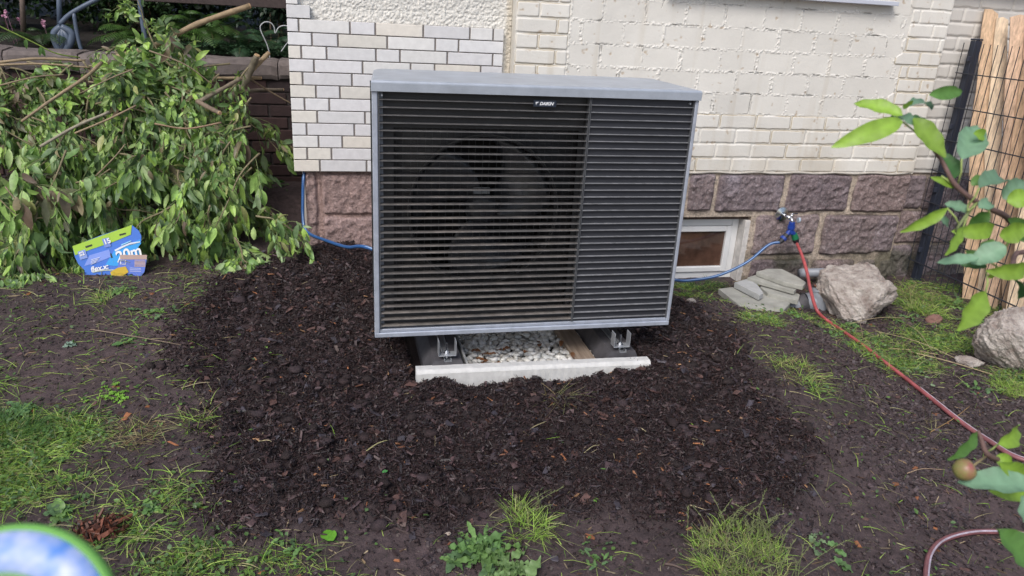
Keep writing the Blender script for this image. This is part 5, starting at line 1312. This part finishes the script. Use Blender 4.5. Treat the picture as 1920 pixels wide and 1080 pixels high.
fallen('green leaf on the trailing twig at the left', 232, 648, .045, .024, 200, (.12, .24, .08))
# twigs on the soil
for (x0, y0, x1, y1, r_, col, lb) in ((1700, 660, 1860, 705, .0035, (.38, .30, .18), 'long pale twig on the grass in front of the right boulder'), (1665, 655, 1760, 668, .003, (.34, .26, .15), 'shorter tan twig parallel to the long pale twig'), (1745, 812, 1818, 764, .002, (.32, .20, .08), 'thin orange straw crossing the red hose'), (170, 620, 340, 650, .003, (.20, .15, .11), 'thin bent twig on the bare soil left of the mulch'), (258, 1018, 325, 965, .0022, (.30, .26, .16), 'pale stick in the grass at the lower left'), (182, 560, 200, 500+20, .002, (.36, .26, .17), 'short upright straw below the blue card'), (975, 828, 1025, 793, .0022, (.42, .36, .20), 'pale straw stalk on the mulch below the kerb'), (685, 850, 730, 828, .0022, (.36, .34, .16), 'greenish straw stalk on the mulch left of centre'), (485, 830, 510, 832, .002, (.40, .34, .20), 'short pale straw at the left edge of the mulch'), (1095, 852, 1125, 838, .002, (.36, .32, .18), 'thin straw on the mulch right of centre'), (1605, 590, 1618, 640, .002, (.36, .28, .18), 'thin dry stem in front of the big boulder'), (1245, 1060, 1290, 1076, .004, (.10, .07, .06), 'dark twig pressed into the soil at the bottom centre'), (1700, 890, 1770, 884, .002, (.34, .24, .16), 'thin tan twig on the soil at the lower right'), (340, 30+700, 400, 720, .002, (.3, .25, .16), 'thin straw beside the left mulch edge')):
    a, c = G(x0, y0, .006), G(x1, y1, .008); q = spline([a, (a+c)/2+np.array([rng.uniform(-.01, .01), rng.uniform(-.01, .01), .006]), c], 5)
    b = MB(); b.tube(q, np.linspace(r_, r_*.6, len(q)), 6, col); o = b.build('twig', MT['bark'], None, True, q[0]); o.location = q[0]; tag(o, lb, 'twig')
# rusty brown rotten clump
g = G(185, 1000); b = MB()
V, Q, c = chips(240, g[0]+rng.normal(0, .028, 240), g[1]+rng.normal(0, .018, 240), g[2]+np.abs(rng.normal(.012, .012, 240)), .012, .035, .004, .012, .004, [(.11, .038, .022), (.15, .055, .035), (.06, .025, .016), (.03, .018, .014)], tilt=.7)
b.add(V, Q, None, c); b.tube([g+[.03, .0, .02], g+[.06, .03, .02], g+[.085, .05, .02]], [.010, .007, .004], 7, (.18, .07, .04))
tag(b.build('rotten_wood', MT['chip'], None, False), 'reddish brown crumbling clump of rotten wood at the lower left', 'wood')

# ------------------------------------------------------------------ apple tree reaching in from the right
at_ = empty('apple_tree', (.42, -2.15, -.05)); AO = np.array([.42, -2.15, -.05]); tag(at_, 'young apple tree whose leafy twigs reach in from the right edge', 'apple tree')
T0 = np.array([.42, -2.15, -.05]); b = MB()
b.tube(spline([T0, T0+[.02, .0, .6], T0+[-.01, .02, 1.2], T0+[.0, .0, 1.7]], 5), np.linspace(.022, .010, 16), 10, (.12, .09, .075)); b.build('trunk', MT['bark'], at_, True, AO)
def D_(px, py, d): return atD(px, py, d)
def twig(pts, r0, r1, col=(.15, .09, .08)):
    P = spline(pts, 5); b = MB(); b.tube(P, np.linspace(r0, r1, len(P)), 8, col); b.build('branch', MT['bark'], at_, True, AO)
twig([T0+[-.01, .02, 1.2], D_(1960, 440, .92), D_(1880, 402, .88), D_(1830, 378, .86), D_(1790, 345, .85), D_(1765, 300, .85), D_(1735, 260, .85), D_(1710, 228, .85)], .0042, .0017)
twig([T0+[-.01, .02, 1.15], D_(1960, 480, .95), D_(1895, 499, .90), D_(1862, 512, .88)], .004, .002)
twig([D_(1832, 378, .86), D_(1800, 420, .85), D_(1790, 440, .86)], .0022, .0012, (.16, .20, .08))
twig([T0+[.0, .0, .9], D_(1960, 900, .90), D_(1885, 868, .84), D_(1852, 852, .82), D_(1842, 830, .82), D_(1834, 808, .82)], .0045, .002)
TE = (.17, .30, .19); LI = (.23, .38, .05); GN = (.10, .22, .05); DKG = (.05, .13, .04)
AL = [(1692, 216, 1602, 180, 30, LI, .85, 1), (1692, 228, 1573, 266, 38, LI, .83, 1), (1705, 200, 1762, 168, 28, TE, .87, 0), (1742, 178, 1816, 170, 26, GN, .88, 1), (1698, 225, 1760, 232, 24, DKG, .87, 0), (1712, 222, 1775, 296, 40, LI, .84, 1), (1710, 235, 1672, 204, 34, TE, .84, 0),
 (1695, 205, 1712, 192, 14, LI, .85, 0), (1803, 298, 1838, 232, 54, TE, .86, 0), (1825, 250, 1858, 256, 22, LI, .86, 1), (1790, 334, 1776, 284, 30, DKG, .88, 0), (1792, 350, 1758, 333, 16, LI, .86, 1), (1836, 352, 1900, 314, 40, TE, .86, 0), (1822, 348, 1848, 324, 20, GN, .88, 0), (1880, 372, 1930, 338, 44, TE, .88, 0), (1888, 378, 1935, 366, 36, LI, .85, 1),
 (1814, 396, 1774, 376, 26, TE, .86, 0), (1776, 390, 1690, 440, 24, LI, .84, 1), (1760, 408, 1785, 425, 16, TE, .86, 0), (1806, 426, 1772, 480, 26, LI, .84, 1), (1856, 398, 1808, 428, 30, GN, .87, 1), (1886, 462, 1820, 492, 42, TE, .84, 0), (1836, 484, 1754, 494, 24, TE, .84, 0), (1850, 500, 1800, 496, 18, DKG, .86, 0), (1862, 428, 1812, 440, 32, LI, .86, 1),
 (1874, 442, 1930, 426, 40, LI, .84, 1), (1925, 500, 1880, 520, 34, LI, .85, 1), (1900, 525, 1935, 545, 30, DKG, .85, 0), (1848, 548, 1797, 622, 46, LI, .82, 1), (1862, 512, 1850, 522, 14, LI, .86, 1), (1835, 390, 1870, 372, 26, TE, .85, 0), (1890, 410, 1935, 455, 34, GN, .87, 1), (1840, 455, 1880, 470, 28, GN, .88, 0), (1810, 470, 1850, 500, 24, GN, .88, 1),
 (1832, 808, 1789, 868, 30, GN, .82, 1), (1872, 832, 1940, 806, 36, LI, .84, 1), (1935, 912, 1795, 900, 54, TE, .80, 0), (1925, 890, 1872, 868, 36, LI, .82, 1), (1940, 1060, 1858, 992, 64, GN, .78, 0), (1868, 855, 1900, 872, 26, LI, .83, 1), (1915, 930, 1945, 990, 50, TE, .80, 0), (1925, 925, 1880, 930, 26, LI, .84, 1)]
m_ = MB(); st_ = MB()
r3 = np.random.default_rng(21)
for (bx, by, tx, ty, wd, col, dd, lit) in AL:
    p = atD(bx, by, dd); q = atD(tx, ty, dd+r3.uniform(-.025, .025)); L = np.linalg.norm(q-p)
    nrm = -AF*(.75)+AU*(.45 if not lit else -.1)+r3.normal(0, .17, 3)
    V, Q, C = leaf_batch(np.array([p]), np.array([q-p]), np.array([nrm]), L*.98, wd/FPX*dd*1.0, r3.uniform(-.3, 1.0), np.array([col])*r3.uniform(.95, 1.3), 12, r3.uniform(.3, .7), .07)
    C = C*np.repeat(np.array([[.86, 1.2, .86] if q_ % 2 else [1.02, 1.2, 1.02] for q_ in range(13)]).ravel()[:, None], 3, 1)
    m_.add(V, Q, None, C)
m_.build('leaves', mat('apple_leaf', (1, 1, 1), .45, vary=.12, scale=60, attr=True, trans=.35, bump=.0006, bscale=120), at_, True, AO)
# petioles
for a, c in (((1803, 298), (1796, 345)), ((1836, 352), (1815, 385)), ((1814, 396), (1832, 380)), ((1776, 390), (1800, 425)), ((1806, 426), (1815, 385)), ((1848, 548), (1850, 512)), ((1872, 832), (1846, 850)), ((1700, 225), (1712, 232)), ((1765, 330), (1790, 352)), ((1692, 228), (1745, 275)), ((1856, 398), (1835, 380)), ((1886, 462), (1905, 420)), ((1836, 484), (1870, 500))): 
    st_ = MB(); st_.tube([atD(*a, .85), atD((a[0]+c[0])/2+3, (a[1]+c[1])/2, .852), atD(*c, .856)], .0011, 6, (.30, .38, .12)); st_.build('leaf_stalk', MT['bark'], at_, True, AO)
st_ = MB(); st_.tube([atD(1815, 880, .80), atD(1832, 868, .81), atD(1848, 856, .82)], .0013, 6, (.25, .2, .1))
st_.build('apple_stalk', MT['bark'], at_, True, AO)
ap = atD(1808, 881, .80); b = MB(); N_ = 20; V = []; ring = 14
for i in range(ring+1):
    t = math.pi*i/ring; rr = math.sin(t)*(1+.06*math.cos(t)); zz_ = math.cos(t)*(1-.18*math.exp(-(t/.35)**2)-.10*math.exp(-((math.pi-t)/.3)**2))
    for j in range(N_): V.append((rr*math.cos(2*math.pi*j/N_), rr*math.sin(2*math.pi*j/N_), zz_))
Q = [(i*N_+j, (i+1)*N_+j, (i+1)*N_+(j+1) % N_, i*N_+(j+1) % N_) for i in range(ring) for j in range(N_)]
Rm = np.array(Matrix.Rotation(rad(60), 3, Vector(AF))); b.add(np.array(V)*.0118@Rm.T+ap, Q); b.build('apple', MT['apple'], at_, True, AO)

# ------------------------------------------------------------------ blurred round disc close to the lens, lower left
dc = atD(-8, 1228, .30); disc = empty('garden_disc', dc); tag(disc, 'blurred round disc with green rim and blue white band at the lower left corner', 'ornament')
dn = -AF*.92+AU*.38; dn /= np.linalg.norm(dn); e1 = np.cross(dn, [0, 0, 1.0]); e1 /= np.linalg.norm(e1); e2 = np.cross(e1, dn)
def discring(r0, r1, z0, z1, name, mt, N_=64):
    V = []; th = np.arange(N_)/N_*2*math.pi
    for r_, z_ in ((r0, z0), ((r0+r1)/2, (z0+z1)/2+.0012), (r1, z1), (r1, z1-.003), (r0, z0-.003)):
        for t in th: V.append(e1*r_*math.cos(t)+e2*r_*math.sin(t)+dn*z_)
    Q = [(a*N_+j, a*N_+(j+1) % N_, ((a+1) % 5)*N_+(j+1) % N_, ((a+1) % 5)*N_+j) for a in range(5) for j in range(N_)]
    return mesh_np(name, np.array(V), [np.array(Q)], mt, None, disc, True)
discring(.0475, .0505, .003, .001, 'outer_rim', mat('rim_green', (.16, .42, .08), .5))
discring(.0310, .0475, .006, .003, 'printed_band', mat('band_blue', (.12, .28, .72), .5, scale=70, col2=(.62, .66, .85), detail=2))
discring(.0290, .0310, .007, .006, 'inner_rim', mat('rim_green2', (.22, .42, .18), .5))
discring(.0002, .0290, .007, .007, 'centre', mat('centre_grey', (.20, .25, .30), .5))
b = MB(); gz = dc-dn*.004; b.tube([gz-dc, gz-dc+[-.01, -.02, -.5], [-.01, -.03, -dc[2]-.05]], .004, 8); b.build('stake', MT['galv'], disc, True)
